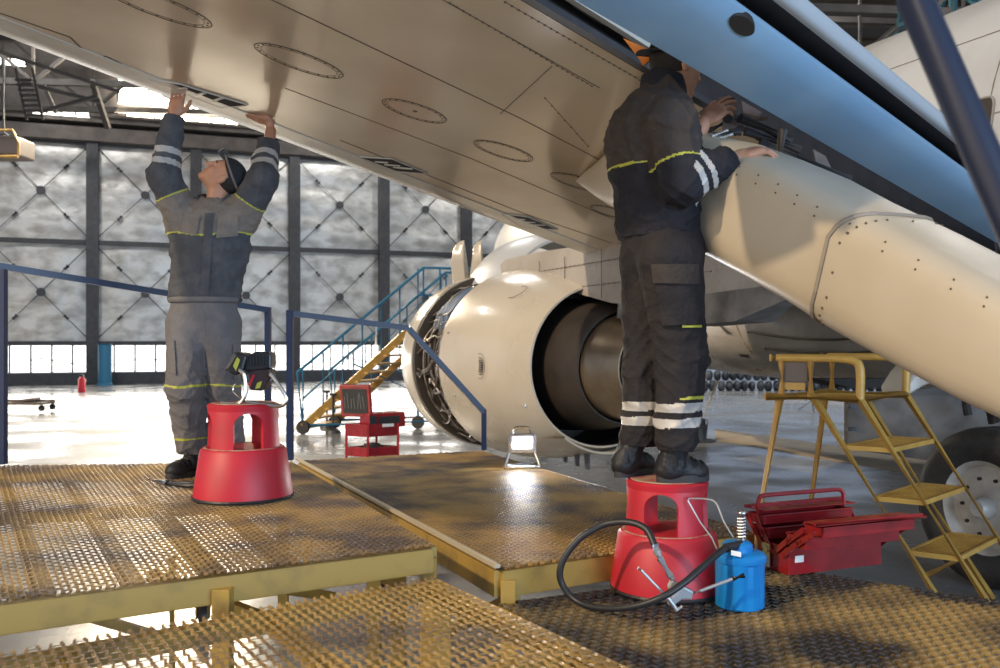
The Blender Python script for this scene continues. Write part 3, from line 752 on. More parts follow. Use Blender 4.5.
# drain masts under cowl
for s,a in ((.1,172),(.35,174),(.65,176)):
    p = E(s,.80,a); mb = MB(); mb.prism([p,p+fw*.09,p+fw*.05-UP*.16,p-UP*.16],rt*.02); mb.build('drain_mast', M['steel_dark'], eng)
# thrust-reverser lower lip
mb = MB(); mb.lathe([(.76,-.12),(.80,.25),(.83,.5),(.80,.5),(.77,.25),(.74,-.12)],E0-UP*.03,fw,20,a0=-38,a1=38,closedprof=True,ref=-UP); mb.build('lower_bifurcation', M['nacelle'], eng, smooth=True)
# open fan cowl, curved shell raised
mb = MB(); mb.lathe([(.90,1.75),(.98,2.0),(1.0,2.4),(.99,2.75),(.92,2.95),(.90,2.95),(.96,2.75),(.97,2.4),(.95,2.0),(.87,1.75)],E0+UP*.50+rt*.62,fw,30,a0=-75,a1=80,closedprof=True,ref=UP); oc = mb.build('open_fan_cowl', M['white'], eng, smooth=True)
mb = MB()
for k in range(5): mb.lathe([(1.003,1.9+.22*k),(1.012,1.93+.22*k),(1.003,1.96+.22*k)],E0+UP*.50+rt*.62,fw,16,a0=30,a1=80,ref=UP)
mb.build('stiffener', M['nacelle'], oc, smooth=True)
# far cowl door, standing propped (thin curved leaf)
for k,(px,d0,w) in enumerate(((462,11.3,.13),(476,11.2,.09))):
    rings = []
    ys = [(241,.15),(246,.6),(262,1),(285,1),(310,.9),(330,.8)]
    for j,(y,s) in enumerate(ys):
        c = P(px+([0,-1,-1,1,5,10][j] if k == 0 else [4,2,3,0,-6,-14][j]),y,d0); a = w*s
        rings.append([c-rt*a-fw*.03, c-fw*.08, c+rt*a*.6-fw*.02, c+rt*a*.6+fw*.02, c-fw*.03, c-rt*a+fw*.02])
    mb = MB(); mb.loft(rings); mb.build('propped_cowl_door', M['nacelle'], eng, smooth=True, auto=50)
# pylon
top = lambda s,w,z0,z1: [E0+fw*s-rt*w+UP*z0, E0+fw*s+rt*w+UP*z0, E0+fw*s+rt*w*.9+UP*z1, E0+fw*s-rt*w*.9+UP*z1]
mb = MB(); mb.loft([top(-2.35,.06,.62,.70),top(-1.9,.16,.50,.80),top(-1.2,.20,.50,1.0),top(-.5,.21,.55,1.05),top(0.2,.22,.68,1.10),top(1.0,.22,.85,1.12),top(1.8,.22,.95,1.12),top(2.5,.12,.95,1.0)]); pyl = mb.build('pylon', M['belly'], plane, smooth=True, auto=30)
mb = MB()
for s in (-1.6,-1.0,-.35,.35,.9):
    p = E0+fw*s-rt*.225; mb = MB(); mb.beam(p+UP*(.6 if s < .2 else .8),p+UP*1.02,.006,.006); mb.build('pylon_seam', M['line'], pyl)
for z_ in (.92,.72):
    mb = MB()
    for k in range(34): p = E0+fw*(-1.9+k*.09)-rt*.215+UP*z_; mb.ell(p,(.006,.006,.006),nu=6,nv=4)
    mb.beam(E0-fw*1.9-rt*.215+UP*z_,E0+fw*1.1-rt*.215+UP*z_,.004,.004); mb.build('rivet_row', M['line'], pyl)
mb = MB(); mb.loft([top(-2.5,.05,.50,.60),top(-2.1,.17,.36,.58),top(-1.4,.22,.34,.55),top(-.6,.22,.42,.60)]); mb.build('pylon_heat_shield', M['geardoor'], pyl)
# --- fuselage
FC = V((5.4,10.1,3.2)); mb = MB()
prof = [(.15,-17),(.9,-14),(1.5,-10.5),(1.95,-6.5),(2.05,-4),(2.05,0),(2.05,6),(2.0,8.5),(1.6,10.5),(.9,12),(.1,12.8)]
mb.lathe(prof,FC,fw,72); fus = mb.build('fuselage', M['white'], plane, smooth=True, auto=60)
mb = MB()
for s in range(-12,8):
    c = FC+fw*(s*.51-.1); a = math.radians(10); n = -rt*math.cos(a)+UP*math.sin(a); c = c+n*2.05
    mb2 = MB(); y = n.cross(fw)
    pts = [c+fw*(.115*math.copysign(abs(math.cos(t))**.5,math.cos(t)))+y*(.165*math.copysign(abs(math.sin(t))**.5,math.sin(t))) for t in [i*math.pi/10 for i in range(20)]]
    mb2.prism([p+n*.002 for p in pts],n*.006); wn = mb2.build('cabin_window', M['slot'], fus); mb3 = MB(); mb3.tube([p+n*.004 for p in pts],.012,6,closed=True); mb3.build('window_rim', M['geardoor'], fus)
mb = MB()
for s in (-4.2,-1.7,.8,3.0): mb.lathe([(2.052,s),(2.054,s+.006),(2.052,s+.012)],FC,fw,60)
for a in (55,80,118):
    a = math.radians(a); n = -rt*math.sin(a)+UP*math.cos(a); mb.beam(FC+n*2.052-fw*6,FC+n*2.052+fw*7,.008,.006)
mb.build('skin_seam', M['line'], fus)
# belly fairing
rings = []
for s,w,z in ((-6.5,.6,1.5),(-5.5,1.5,1.25),(-4,1.95,1.12),(-1,2.1,1.06),(1.5,2.1,1.06),(3.5,1.8,1.12),(5,1.1,1.3),(5.8,.5,1.5)):
    c = FC+fw*s; c = V((c.x,c.y,z+.75)); rings.append([c+rt*(w*math.copysign(abs(math.cos(t))**.75,math.cos(t)))+UP*((.75)*math.copysign(abs(math.sin(t))**.8,math.sin(t))) for t in [i*math.pi/16 for i in range(32)]])
mb = MB(); mb.loft(rings); bf = mb.build('belly_fairing', M['belly'], plane, smooth=True, auto=60)
# curved wheel-well lip lines and dark vents, fixed on belly fairing side
def bellyhit(px, py):
    r = V(((px-500)/F_,1,-(py-HY)/F_))
    for k in range(2500):
        p = CAM+r*(5+k*.004); q = p-FC; s = q.dot(fw)
        if -6.3 < s < 5.5:
            w = np.interp(s,[-6.5,-5.5,-4,-1,1.5,3.5,5,5.8],[.6,1.5,1.95,2.1,2.1,1.8,1.1,.5]); z = np.interp(s,[-6.5,-5.5,-4,-1,1.5,3.5,5,5.8],[1.5,1.25,1.12,1.06,1.06,1.12,1.3,1.5])+.75
            if (abs(q.dot(rt))/w)**(2/.75)+(abs(p.z-z)/.75)**(2/.8) < 1: return p
            if math.hypot(q.dot(rt), p.z-FC.z) < 2.05: return p
    return None
for pts in ([(748,332),(790,338),(830,340),(858,338)],[(765,349),(800,352),(850,353),(885,350)],[(735,322),(748,348),(752,352)]):
    q = [bellyhit(*p) for p in pts]; q = [p-(p-CAM).normalized()*.012 for p in q if p]
    if len(q) > 1: mb = MB(); mb.tube(bez(q,5),.014,6); mb.build('fairing_seam', M['line'], bf)
for poly in ([(738,354),(748,355),(762,371),(757,370)],[(712,318),(727,330),(732,334),(726,333)]):
    q = [bellyhit(*p) for p in poly]
    if all(q): mb = MB(); mb.prism([p-(p-CAM).normalized()*.03 for p in q],(q[0]-CAM).normalized()*.04); mb.build('air_scoop', M['slot'], bf)
# vent pipe end behind man's legs
c = P(706,361,7.3); mb = MB(); mb.tube([c,c+fw*.05+rt*.0,c+fw*.5],[.052,.055,.06],16,cap=False); mb.tube([c+fw*.01,c+fw*.012],[.046,.046],16); mb.tube([c+fw*.3-rt*.0,c+fw*.9],.06,12); mb.build('vent_pipe', M['slot'], plane, smooth=True)
# wheel well dark slot
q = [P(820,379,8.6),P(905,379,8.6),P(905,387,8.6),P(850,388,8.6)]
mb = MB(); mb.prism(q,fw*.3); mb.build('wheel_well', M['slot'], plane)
# pale aft wing fillet
q = [P(905,388,6.9),P(915,372,6.9),P(935,350,6.9),P(965,372,6.9),P(948,378,6.9),P(925,386,6.9),P(907,397,6.9)]
mb = MB(); mb.prism(q,fw*.25); mb.build('wing_fillet', M['wing_le'], plane, bevel=.02)
# --- main gear
gear = plane
gw = P(997,512,5.9); gw.z = .52
ax = rt
for off in (0,.86):
    c = gw+ax*off; mb = MB()
    R = .525
    mb.lathe([(.30,-.13),(.34,-.155),(.42,-.175),(.49,-.16),(.515,-.12),(R,-.07),(R-.006,-.05),(R,-.045),(R,-.005),(R-.006,0),(R,.005),(R,.045),(R-.006,.05),(R,.07),(.515,.12),(.49,.16),(.42,.175),(.34,.155),(.30,.13)],c,ax,64); ty = mb.build('tyre', M['tyre'], gear, smooth=True, auto=60)
    mb = MB(); mb.lathe([(0,-.19),(.05,-.19),(.065,-.17),(.075,-.10),(.10,-.085),(.27,-.075),(.285,-.12),(.305,-.135),(.315,-.12),(.31,.12),(0,.12)],c,ax,40); hb = mb.build('wheel_hub', M['hub'], gear, smooth=True)
    mb = MB()
    for k in range(10): a = k*math.pi/5; d, x, y = ortho(ax); p = c-ax*.088+(x*math.cos(a)+y*math.sin(a))*.19; mb.lathe([(0,-.01),(.012,-.01),(.012,.01),(0,.01)],p,ax,8)
    mb.build('wheel_bolt', M['slot'], hb)
mb = MB(); mb.tube([gw-ax*.02,gw+ax*.9],.06,12); mb.tube([gw+ax*.43,gw+ax*.43+UP*1.5+fw*.1],.085,14); mb.tube([gw+ax*.43+UP*.5,gw+ax*.3+UP*1.4+fw*.5],.04,8); mb.build('strut', M['geardoor'], gear, smooth=True)
# gear door: grimy hanging panel
q0 = P(848,397,7.5); q1 = P(848,449,7.5); q2 = P(945,463,7.2); q3 = P(1010,470,7.0); q4 = P(1010,392,7.0); q5 = P(935,388,7.2)
mb = MB(); mb.prism([q0,q1,q2,q3,q4,q5],fw*.05); gd = mb.build('gear_door', M['geardoor'], gear, bevel=.008)
for y in (407,429,451):
    p = P(851 if y < 440 else 900,y,7.4 if y < 440 else 7.25); mb = MB(); mb.box(p,(.06,.05,.03)); mb.tube([p,p-rt*.04-fw*.02],.016,8); mb.build('door_hinge', M['steel_dark'], gd)
mb = MB(); mb.tube([P(965,392,7.0),P(966,405,6.95),P(968,415,6.95)],.03,8); mb.tube([P(988,405,6.85),P(995,422,6.85)],.05,8); mb.build('door_link', M['slot'], gd)
# ================================================================ PLATFORMS
def grating(name, quad, m, parent, px_=.027, py_=.042, t=.0029, h=.013, teeth=True, sx=None):
    """expanded metal: wavy upright strands running along b (front->back), spaced along a; quad = [front-left, front-right, back-right, back-left]"""
    q0, q1, q2, q3 = [V(p) for p in quad]
    LA = max((q1-q0).length,(q2-q3).length); LB = max((q3-q0).length,(q2-q1).length)
    na = int(LA/px_); nb = int(LB/py_)
    A_ = np.array
    i = np.arange(na+1); j = np.arange(nb*2+1)
    I, J = np.meshgrid(i, j, indexing='ij')
    ph = np.where((J % 2) == 0, 0, 1.0)
    # strand i weaves between i*px and (i+1)*px ; neighbours mirrored so they touch
    wav = np.where((I % 2) == 0, ph, 1-ph)*.36
    u = (I+wav*.5+.0)/(na+1); v = J/(nb*2)
    Pq = [np.array(q) for q in (q0,q1,q2,q3)]
    u = u[...,None]; v = v[...,None]
    pos = (1-u)*(1-v)*Pq[0]+u*(1-v)*Pq[1]+u*v*Pq[2]+(1-u)*v*Pq[3]
    a = np.array((q1-q0).normalized()); up = np.array([0,0,1.0])
    # small vertical undulation gives the serrated tread
    zz = np.where((J % 2) == 0, 0.0, -.004)[...,None]*up
    tilt = a*.003
    c0 = pos-a*t/2-up*h+zz-tilt; c1 = pos+a*t/2-up*h+zz-tilt; c2 = pos+a*t/2+zz+tilt; c3 = pos-a*t/2+zz+tilt
    vs = np.stack([c0,c1,c2,c3],2).reshape(-1,3)
    ni, nj = I.shape; base = (np.arange(ni)[:,None]*nj+np.arange(nj-1)[None,:])*4
    fs = []
    for k in range(4):
        fs.append(np.stack([base+k, base+(k+1)%4, base+4+(k+1)%4, base+4+k],-1).reshape(-1,4))
    # bonds between neighbouring strands, staggered
    nv_ = len(vs); P4 = np.stack([c0,c1,c2,c3],2)
    ii, jj = np.meshgrid(np.arange(ni-1), np.arange(1,nj-1), indexing='ij'); mk = ((ii+jj) % 2) == 0; ii = ii[mk]; jj = jj[mk]
    b = np.array((q3-q0).normalized())*(t*.55)
    pa = pos[ii,jj]; pb = pos[ii+1,jj]; hh = up*h*.75; lo2 = up*.001
    bv = np.stack([pa-b-hh,pa-b-lo2,pa+b-lo2,pa+b-hh,pb-b-hh,pb-b-lo2,pb+b-lo2,pb+b-hh],1).reshape(-1,3)
    bb = (np.arange(len(ii))*8+nv_)[:,None]
    for q in ((0,1,5,4),(1,2,6,5),(2,3,7,6),(3,0,4,7)): fs.append(bb+np.array(q)[None,:])
    vs = np.concatenate([vs,bv])
    fs = np.concatenate(fs)
    me = bpy.data.meshes.new(name); W = np.array(parent_world(parent).inverted()); vl = vs@W[:3,:3].T+W[:3,3]
    me.from_pydata(vl.tolist(), [], fs.tolist()); me.materials.append(m); o = bpy.data.objects.new(name, me); C.objects.link(o); o.parent = parent; return o
def beamset(mb, pts, w, h, z):
    for i in range(len(pts)):
        a, b = pts[i], pts[(i+1) % len(pts)]; mb.beam(a+V((0,0,z)), b+V((0,0,z)), w, h)
def inset(pts, d):
    c = sum(pts, V((0,0,0)))/len(pts); return [p+(c-p).normalized()*d for p in pts]
def platform(label, quad, m, beamh=.085, cross=3, legs=(), casters=(), gp=(.027,.042), zleg=0, diag=(), gh=.010, turn=False):
    c = sum([V(p) for p in quad], V((0,0,0)))/4
    t = thing('maintenance_platform', label, 'platform', (c.x,c.y,0)); q = [V(p) for p in quad]
    grating('deck_grating', (q[1:]+q[:1]) if turn else q, m, t, *gp, h=gh)
    fr = inset(q,.03); mb = MB(); beamset(mb, fr, .045, beamh, -.016-beamh/2); mb.build('side_beam', M['yellow'], t, bevel=.003)
    mb = MB()
    for k in range(1,cross+1):
        f = k/(cross+1); a = fr[0]+(fr[1]-fr[0])*f; b = fr[3]+(fr[2]-fr[3])*f; mb.beam(a+V((0,0,-.045)), b+V((0,0,-.045)), .04, .05)
    a = (fr[0]+fr[3])/2; b = (fr[1]+fr[2])/2; mb.beam(a+V((0,0,-.045)), b+V((0,0,-.045)), .05, .05)
    mb.build('cross_beam', M['yellow'], t)
    for p in legs:
        p = V(p); mb = MB(); mb.beam(V((p.x,p.y,zleg)), V((p.x,p.y,q[0].z-.05)), .055, .055); mb.build('leg', M['yellow'], t, bevel=.003)
    for p in casters:
        p = V(p); mb = MB(); mb.box((p.x,p.y,.17),(.1,.09,.012)); mb.box((p.x-.03,p.y,.12),(.008,.05,.11)); mb.box((p.x+.03,p.y,.12),(.008,.05,.11)); cf = mb.build('caster_fork', M['yellow'], t)
        mb = MB(); mb.lathe([(0,-.02),(.08,-.022),(.085,0),(.08,.022),(0,.02)],(p.x,p.y,.085),(1,.3,0),20); mb.build('caster_wheel', M['rubber'], cf, smooth=True)
    for a, b in diag:
        mb = MB(); mb.beam(V(a), V(b), .05, .035); mb.build('brace', M['yellow'], t)
    return t, q
ULz = CZ-.71; URz = CZ-.84; LLz = CZ-.80; LRz = CZ-.97
def H(px, py, h): return G(px, py, h)
# upper left
ul = [H(-60,607.6,.71), H(438,544,.71), H(295,461,.71), H(-60,465.5,.71)]
fl_, fr_, br_, bl_ = ul
t1, _ = platform('worn yellow grating platform under the left man and his red step stool', ul, M['grate'], cross=5, gh=.007, gp=(.027,.056),
    legs=[H(220,574,.71)+V((0,.03,0)), ul[1]+V((-.035,.03,0)), ul[2]+V((-.05,-.08,0)), ul[3]+V((.1,-.1,0)), ul[1]*.72+ul[2]*.28+V((-.03,0,0)), ul[1]+V((-.16,.18,0))],
    casters=[P(203,600,5.0), P(380,585,5.4)],
    diag=[(P(150,575,3.4),P(300,632,3.4)), (P(0,590,3.3),P(170,640,3.6)), (P(255,572,4.2),P(330,596,4.6)), (P(235,582,3.0),P(330,596,3.4)), (P(362,560,3.9),P(400,590,4.3))])
mb = MB(); p = P(172,603,4.2); mb.tube([V((p.x,p.y,.0)),V((p.x,p.y,.6))],.018,8); mb.lathe([(0,0),(.11,0),(.1,.02),(0,.025)],(p.x,p.y,.0),n=6); mb.build('screw_foot', M['yellow'], t1)
# upper right
ur = [H(500,568,.84), H(757,531,.84), H(484,450,.84), H(299,460,.84)]
t2, _ = platform('yellow grating platform with the lit work lamp, between the engine and the right man', ur, M['grate'], beamh=.10, cross=3,
    legs=[ur[0]+V((.03,.035,0)), ur[1]+V((-.05,.03,0)), ur[2]+V((0,-.06,0)), ur[3]+V((.07,-.04,0)), ur[0]*.5+ur[3]*.5+V((.03,0,0))], gp=(.03,.036),
    diag=[(ur[0]+V((.05,.05,-.12)), ur[0]+(ur[3]-ur[0])*.22+V((0,0,-.5)))])
mb = MB(); a = ul[1]+V((0.02,0,.0)); b = ur[3]+V((.0,0,.0)); a = V((a.x,a.y,URz)); 
mb.beam(ur[0]+V((-.01,.0,.006)), ur[3]+V((-.01,0,.006)), .022,.014); mb.build('edge_trim', M['wood'], t2)
# lower left (foreground)
ll = [H(-120,850,.80), H(760,735,.80), H(438,575,.80), H(-30,663,.80)]
ll[1] = ll[2]+V((.84,-1.32,0)); ll[3] = ll[2]+V((-1.9,-1.35,0)); ll[0] = ll[3]+V((.84,-1.32,0))
t3, _ = platform('pale worn grating platform in the near foreground at bottom left', ll, M['grate'], beamh=.06, cross=3, legs=[ll[2]+V((.02,-.05,0)), ll[1], ll[3]+V((.7,.25,0))], gp=(.029,.05), gh=.004)
# lower right
lrb = H(495,601,.97); pk = H(770,565,.97); rb = H(1002,600,.97)
uu = (pk-lrb).normalized(); vv = V((uu.y,-uu.x,0))
c = lrb+uu*1.2+vv*1.0
t4 = thing('maintenance_platform','dark worn yellow grating platform under the right stool, blue can and red toolbox','platform',(c.x,c.y,0))
RQ = [lrb+vv*2.6, lrb+vv*2.6+uu*4.2, lrb+uu*4.2, lrb]
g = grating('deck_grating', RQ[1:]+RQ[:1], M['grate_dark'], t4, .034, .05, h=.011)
bm = bmesh.new(); bm.from_mesh(g.data); iw = parent_world(t4).inverted()
def cut(p, q):     # keep the side of the vertical plane p-q where the deck centre lies
    n_ = (q-p).cross(UP).normalized() if False else V(((q-p).y,-(q-p).x,0)).normalized()
    if n_.dot(c-p) > 0: n_ = -n_
    bmesh.ops.bisect_plane(bm, geom=bm.verts[:]+bm.edges[:]+bm.faces[:], dist=1e-5, plane_co=iw@p, plane_no=n_, clear_outer=True)
fe = lrb+V((.84,-1.48,0))
cut(pk, rb); cut(lrb, fe)
bm.to_mesh(g.data); bm.free()
k1 = rb+(rb-pk).normalized()*1.2; k2 = k1-uu*2.2+vv*.2; k3 = lrb+(fe-lrb)*.9
out = [lrb,pk,k1,k2,k3]
for i in range(len(out)):
    a, b = out[i], out[(i+1) % len(out)]
    if i in (2,3): continue
    nn = (c-(a+b)/2); nn.z = 0; nn = nn.normalized()*.03
    mb = MB(); mb.beam(a+nn+V((0,0,-.045)), b+nn+V((0,0,-.045)), .045,.06); mb.build('side_beam', M['yellow'], t4)
mb = MB()
for f_ in (.35,.75): a = lrb+uu*(1.3*f_); mb.beam(a+V((0,0,-.05)),a+vv*1.2+V((0,0,-.05)),.04,.05)
mb.build('cross_beam', M['yellow'], t4)
for p in (lrb+uu*.12+vv*.1, pk+vv*.12, rb+vv*.15-uu*.05, lrb+vv*1.1+uu*.9):
    mb = MB(); mb.beam(V((p.x,p.y,0)),V((p.x,p.y,LRz-.05)),.055,.055); mb.build('leg', M['yellow'], t4)

# guard rails (each lifts out of its platform sockets)
t = thing('guard_rail','dark blue tubular guard rail along the left platform edge behind the left man','guard rail', P(2,460,5.24))
ta = P(2,271,5.24); tb = P(268,310,6.6)
mb = MB(); mb.beam(ta+V((-2,-.9,.36)),tb,.04,.04); mb.build('top_rail', M['blue'], t)
mb = MB(); mb.beam(ta+V((0,0,.01)),V((ta.x,ta.y,ULz)),.045,.045); mb.build('post', M['blue'], t)
mb = MB(); mb.beam(tb+V((0,0,.02)),P(268,462,6.6),.042,.042); mb.build('post', M['blue'], t)
t = thing('guard_rail','dark blue tubular guard rail with a sloping end, in front of the engine','guard rail', P(290,460,6.4))
a = P(290,460,6.38); b = P(290,313,6.38); c = P(408,328,6.75); d = P(484,412,7.0); e = P(484,450,7.0)
mb = MB(); mb.beam(b+V((-.02,0,0)),c,.04,.04); mb.beam(c,d,.04,.04); mb.build('top_rail', M['blue'], t)
mb = MB(); mb.beam(a,b+V((0,0,.02)),.045,.045); mb.build('post', M['blue'], t)
mb = MB(); mb.beam(d+V((0,0,.02)),e,.04,.04); mb.build('post', M['blue'], t)
mb = MB(); p = P(376,326,6.66); mb.tube([p,p-V((0,0,.14))],.012,6); mb.build('hanging_tag', M['label'], t)
# blurred blue pole close to the camera at upper right
t = thing('blue_pole','thick dark blue slanting rail very close up at top right','rail', P(1010,250,1.25))
mb = MB(); mb.tube([P(880,-85,1.33),P(915,0,1.31),P(983,157,1.27),P(1120,470,1.2)],.0255,16); mb.build('tube', M['navy'], t, smooth=True)
t['label'] = 'thick dark blue slanting rail very close up at top right'
mb = MB(); pq = P(1120,470,1.2); mb.beam(pq+V((0,0,.02)), V((pq.x,pq.y,LRz)), .05,.05); mb.build('post', M['navy'], t)

# ================================================================ STOOLS
def make_stool(label, loc, rz, s=1.0):
    t = thing('step_stool', label, 'step stool', loc, rz=rz)
    W = parent_world(t); mb = MB(); o = W.translation; X = (W.to_3x3()@V((1,0,0)))
    r0, r1, r2, h1, h2 = .222, .188, .155, .23, .43
    mb.lathe([(r0-.012,0.004),(r0,.004),(r0,.02),(r1+.004,h1-.012),(r1-.006,h1),(r2+.012,h1+.001),(0,h1+.001)],o,(0,0,1),48); mb.lathe([(r0-.012,0.004),(r1-.02,h1-.01)],o,(0,0,1),48); mb.build('drum_base', M['red'], t, smooth=True, auto=45)
    mb = MB()
    ra = lambda z: (r1-.022)+(r2-(r1-.022))*((z-h1)/(h2-h1))
    zs = [h1, h1+.03, h1+.08, h1+.11, h1+.125, h1+.137, h1+.147, h1+.154, h1+.159, h1+.162, h2-.006]
    for k in range(4):
        c = 45+90*k
        vs = []; nA = 10
        for z in zs:
            f = (z-h1)/(h2-h1); ww = 22-2*f if z < h1+.105 else min(45, 20.8+24.2*(1-math.sqrt(max(0,1-min(1,(z-h1-.105)/.057)**2))))
            for th_ in (0,-.02):
                for i in range(nA+1):
                    a = math.radians(c-ww+2*ww*i/nA); r = ra(z)+th_; vs.append(W@V((r*math.cos(a),r*math.sin(a),z)))
        n = nA+1; fs = []
        for j in range(len(zs)-1):
            o0 = j*2*n; o1 = (j+1)*2*n
            for i in range(nA): fs += [(o0+i,o0+i+1,o1+i+1,o1+i),(o0+n+i,o0+n+i+1,o1+n+i+1,o1+n+i)]
            fs += [(o0,o0+n,o1+n,o1),(o0+nA,o0+n+nA,o1+n+nA,o1+nA)]
        for i in range(nA): fs += [(i,i+1,n+i+1,n+i)]
        mb2 = MB(); mb2.add(vs,fs); mb2.build('pillar', M['red'], t, smooth=True, auto=45)
    mb.lathe([(r2-.02,h2-.035),(r2+.002,h2-.03),(r2+.006,h2-.008),(r2-.002,h2),(0,h2+.001)],o,(0,0,1),48); mb.build('top_ring', M['red'], t, smooth=True)
    mb = MB(); mb.lathe([(0,h2+.001),(r2-.012,h2+.001),(r2-.014,h2+.004),(0,h2+.004)],o,(0,0,1),40); mb.build('top_tread', M['dust'], t)
    mb = MB(); mb.lathe([(r2+.008,h1+.001),(r1-.012,h1+.001),(r1-.013,h1+.004),(r2+.010,h1+.004)],o,(0,0,1),40,closedprof=True); mb.build('step_tread', M['dust'], t)
    mb = MB(); mb.tube([o+V((r0*math.cos(a),r0*math.sin(a),.009)) for a in [i*math.pi/20 for i in range(40)]],.008,6,closed=True); mb.build('rubber_rim', M['rubber'], t)
    return t
sl = G(243.5,497,.71); st1 = make_stool('red plastic round step stool on the left platform with a work lamp on top', sl, math.radians(24))
sr = G(664,588,.97); sr.x = (667-500)/F_*sr.y; st2 = make_stool('red plastic round step stool the right man stands on', sr, math.radians(-19))
mb = MB(); q = sl+V((.05,-.206,.1)); mb.prism([q+V((-.04,0,-.04)),q+V((.04,.004,-.04)),q+V((.035,.02,.04)),q+V((-.035,.02,.04))],V((0,-.003,0)))
# ================================================================ TOOLS
Z3 = V((0,0,1))
# lit work lamp on right platform
def lampframe(t, W, w, h, m):
    f = lambda x,y,z: W@V((x,y,z))
    for s in (-1,1):
        mb = MB(); mb.tube(bez([f(s*w*.55,-.01,h*.62),f(s*w*.56,-.01,h*.42),f(s*w*.78,-.05,.012),f(s*w*.70,-.07,.01),f(0,-.075,.01)],5),.009,8); mb.tube(bez([f(s*w*.56,.0,h*.45),f(s*w*.7,.07,.012),f(0,.08,.01)],5),.009,8); mb.build('stand_leg', m, t, smooth=True)
c = G(522,467,.84)
t = thing('work_lamp','lit square led work lamp with bright white panel standing on the grating by the engine','work lamp',c,rz=math.radians(4)); W = parent_world(t)
w_, h_ = .15, .26
lampframe(t, W, w_, h_, M['chrome'])
f = lambda x,y,z: W@V((x,y,z)); ax3 = (W.to_3x3()@V((1,0,0)), W.to_3x3()@V((0,1,0)), Z3)
mb = MB(); mb.box(f(0,0,.165),(.18,.05,.12),ax3); hs = mb.build('housing', M['blackpl'], t, bevel=.015)
mb = MB(); mb.box(f(0,-.027,.167),(.132,.008,.078),ax3); mb.build('led_panel', M['ledlight'], t, bevel=.003)
mb = MB()
for s in (-1,1): mb.box(f(s*.082,-.025,.165),(.022,.02,.12),ax3)
mb.box(f(0,-.025,.217),(.17,.02,.016),ax3); mb.box(f(0,-.025,.112),(.17,.02,.024),ax3); mb.build('bezel', M['chrome'], t, bevel=.004)
mb = MB(); mb.tube(bez([f(-.06,0,.22),f(-.057,0,.25),f(-.035,0,.266),f(.035,0,.266),f(.057,0,.25),f(.06,0,.22)],5),.009,8); mb.build('carry_handle', M['chrome'], t, smooth=True)
# unlit battery lamp on the left stool
zt = ULz+.434; d = sl.y
t = thing('battery_work_lamp','unlit black battery work lamp on bent tube stand, on the left red stool','work lamp',(sl.x,sl.y,zt))
Q = lambda px,py,dy=0: P(px,py,d+dy)
hd = [(226,366),(236,352),(243,353),(247,357),(243,372),(236,377),(228,372)]
def slab(poly, d0, th): mb = MB(); mb.prism([P(x,y,d0) for x,y in poly], V((0,th,0))); return mb
slab([(225,369),(235,352),(243,353),(247,357),(243,371),(236,376),(229,373)], d-.07, .14).build('lamp_head', M['blackpl'], t, bevel=.012)
slab([(224.5,370),(234.5,351.5),(236,353),(226.5,371.5)], d-.06, .12).build('lens', M['lamplens'], t, bevel=.004)
mb = MB(); mb.prism([P(237,357,d-.074),P(240,360,d-.074),P(236,371,d-.074),P(233,366,d-.074)], V((0,.004,0))); mb.build('warning_sticker', M['piping'], t)
slab([(245,357),(255,351.5),(269,352),(271,355),(271,368),(262,370),(244,372)], d-.05, .10).build('motor_body', M['blackpl'], t, bevel=.015)
mb = MB()
for k in range(6): x = 250+k*3.2; mb.beam(P(x,355,d-.055),P(x+1,366,d-.055),.004,.006)
mb.build('cooling_rib', M['rubber'], t)
slab([(246,372),(257,368),(270,369),(272,376),(262,391),(249,390)], d-.045, .09).build('battery', mat('battery_shell',(.035,.018,.02),.4), t, bevel=.01)
mb = MB(); mb.prism([P(248,385,d-.048),P(253,374,d-.048),P(255,375.5,d-.048),P(250,387,d-.048)],V((0,.004,0))); mb.build('red_latch', M['red'], t)
mb = MB(); mb.prism([P(255,389,d-.048),P(257,383,d-.048),P(262,381,d-.048),P(260,388,d-.048)],V((0,.004,0))); mb.build('sticker', M['piping'], t)
for s,(dy) in ((0,-.075),(1,.07)):
    mb = MB(); mb.tube(bez([Q(238,369,dy),Q(244,374,dy),Q(246,388,dy),Q(244,398,dy),Q(238,403.5,dy),Q(221,403,dy)],6),.0095,8); mb.build('tube_foot', M['chrome'], t, smooth=True)
    mb = MB(); mb.tube(bez([Q(269,372,dy),Q(276,381,dy),Q(286,397,dy),Q(284,404,dy),Q(276,406,dy),Q(246,402,dy)],6),.0095,8); mb.build('tube_foot', M['chrome'], t, smooth=True)
mb = MB(); mb.tube(bez([Q(236,383,-.02),Q(233,390,-.02),Q(238,396,-.03),Q(246,402,-.04)],5),.004,6); mb.build('hook_wire', M['chrome'], t)
# pliers on left deck
c = G(172,486,.71)
t = thing('pliers','black handled metal pliers lying on the grating left of the red stool','pliers',c)
a = G(149,482.5,.705); b = G(168,486,.705); e = G(197,488,.705)
up_ = V((0,0,.014))
mb = MB(); mb.tube([a+up_,a+(b-a)*.5+up_,b+up_],[.006,.010,.018],8); mb.build('jaws', M['chrome'], t, smooth=True)
for s in (-1,1):
    mb = MB(); mb.tube(bez([b+up_,b+(e-b)*.3+V((0,.018*s,.014)),b+(e-b)*.7+V((0,.03*s,.014)),e+V((0,.018*s,.014))],4),.011,8); mb.build('handle', M['rubber'], t, smooth=True)

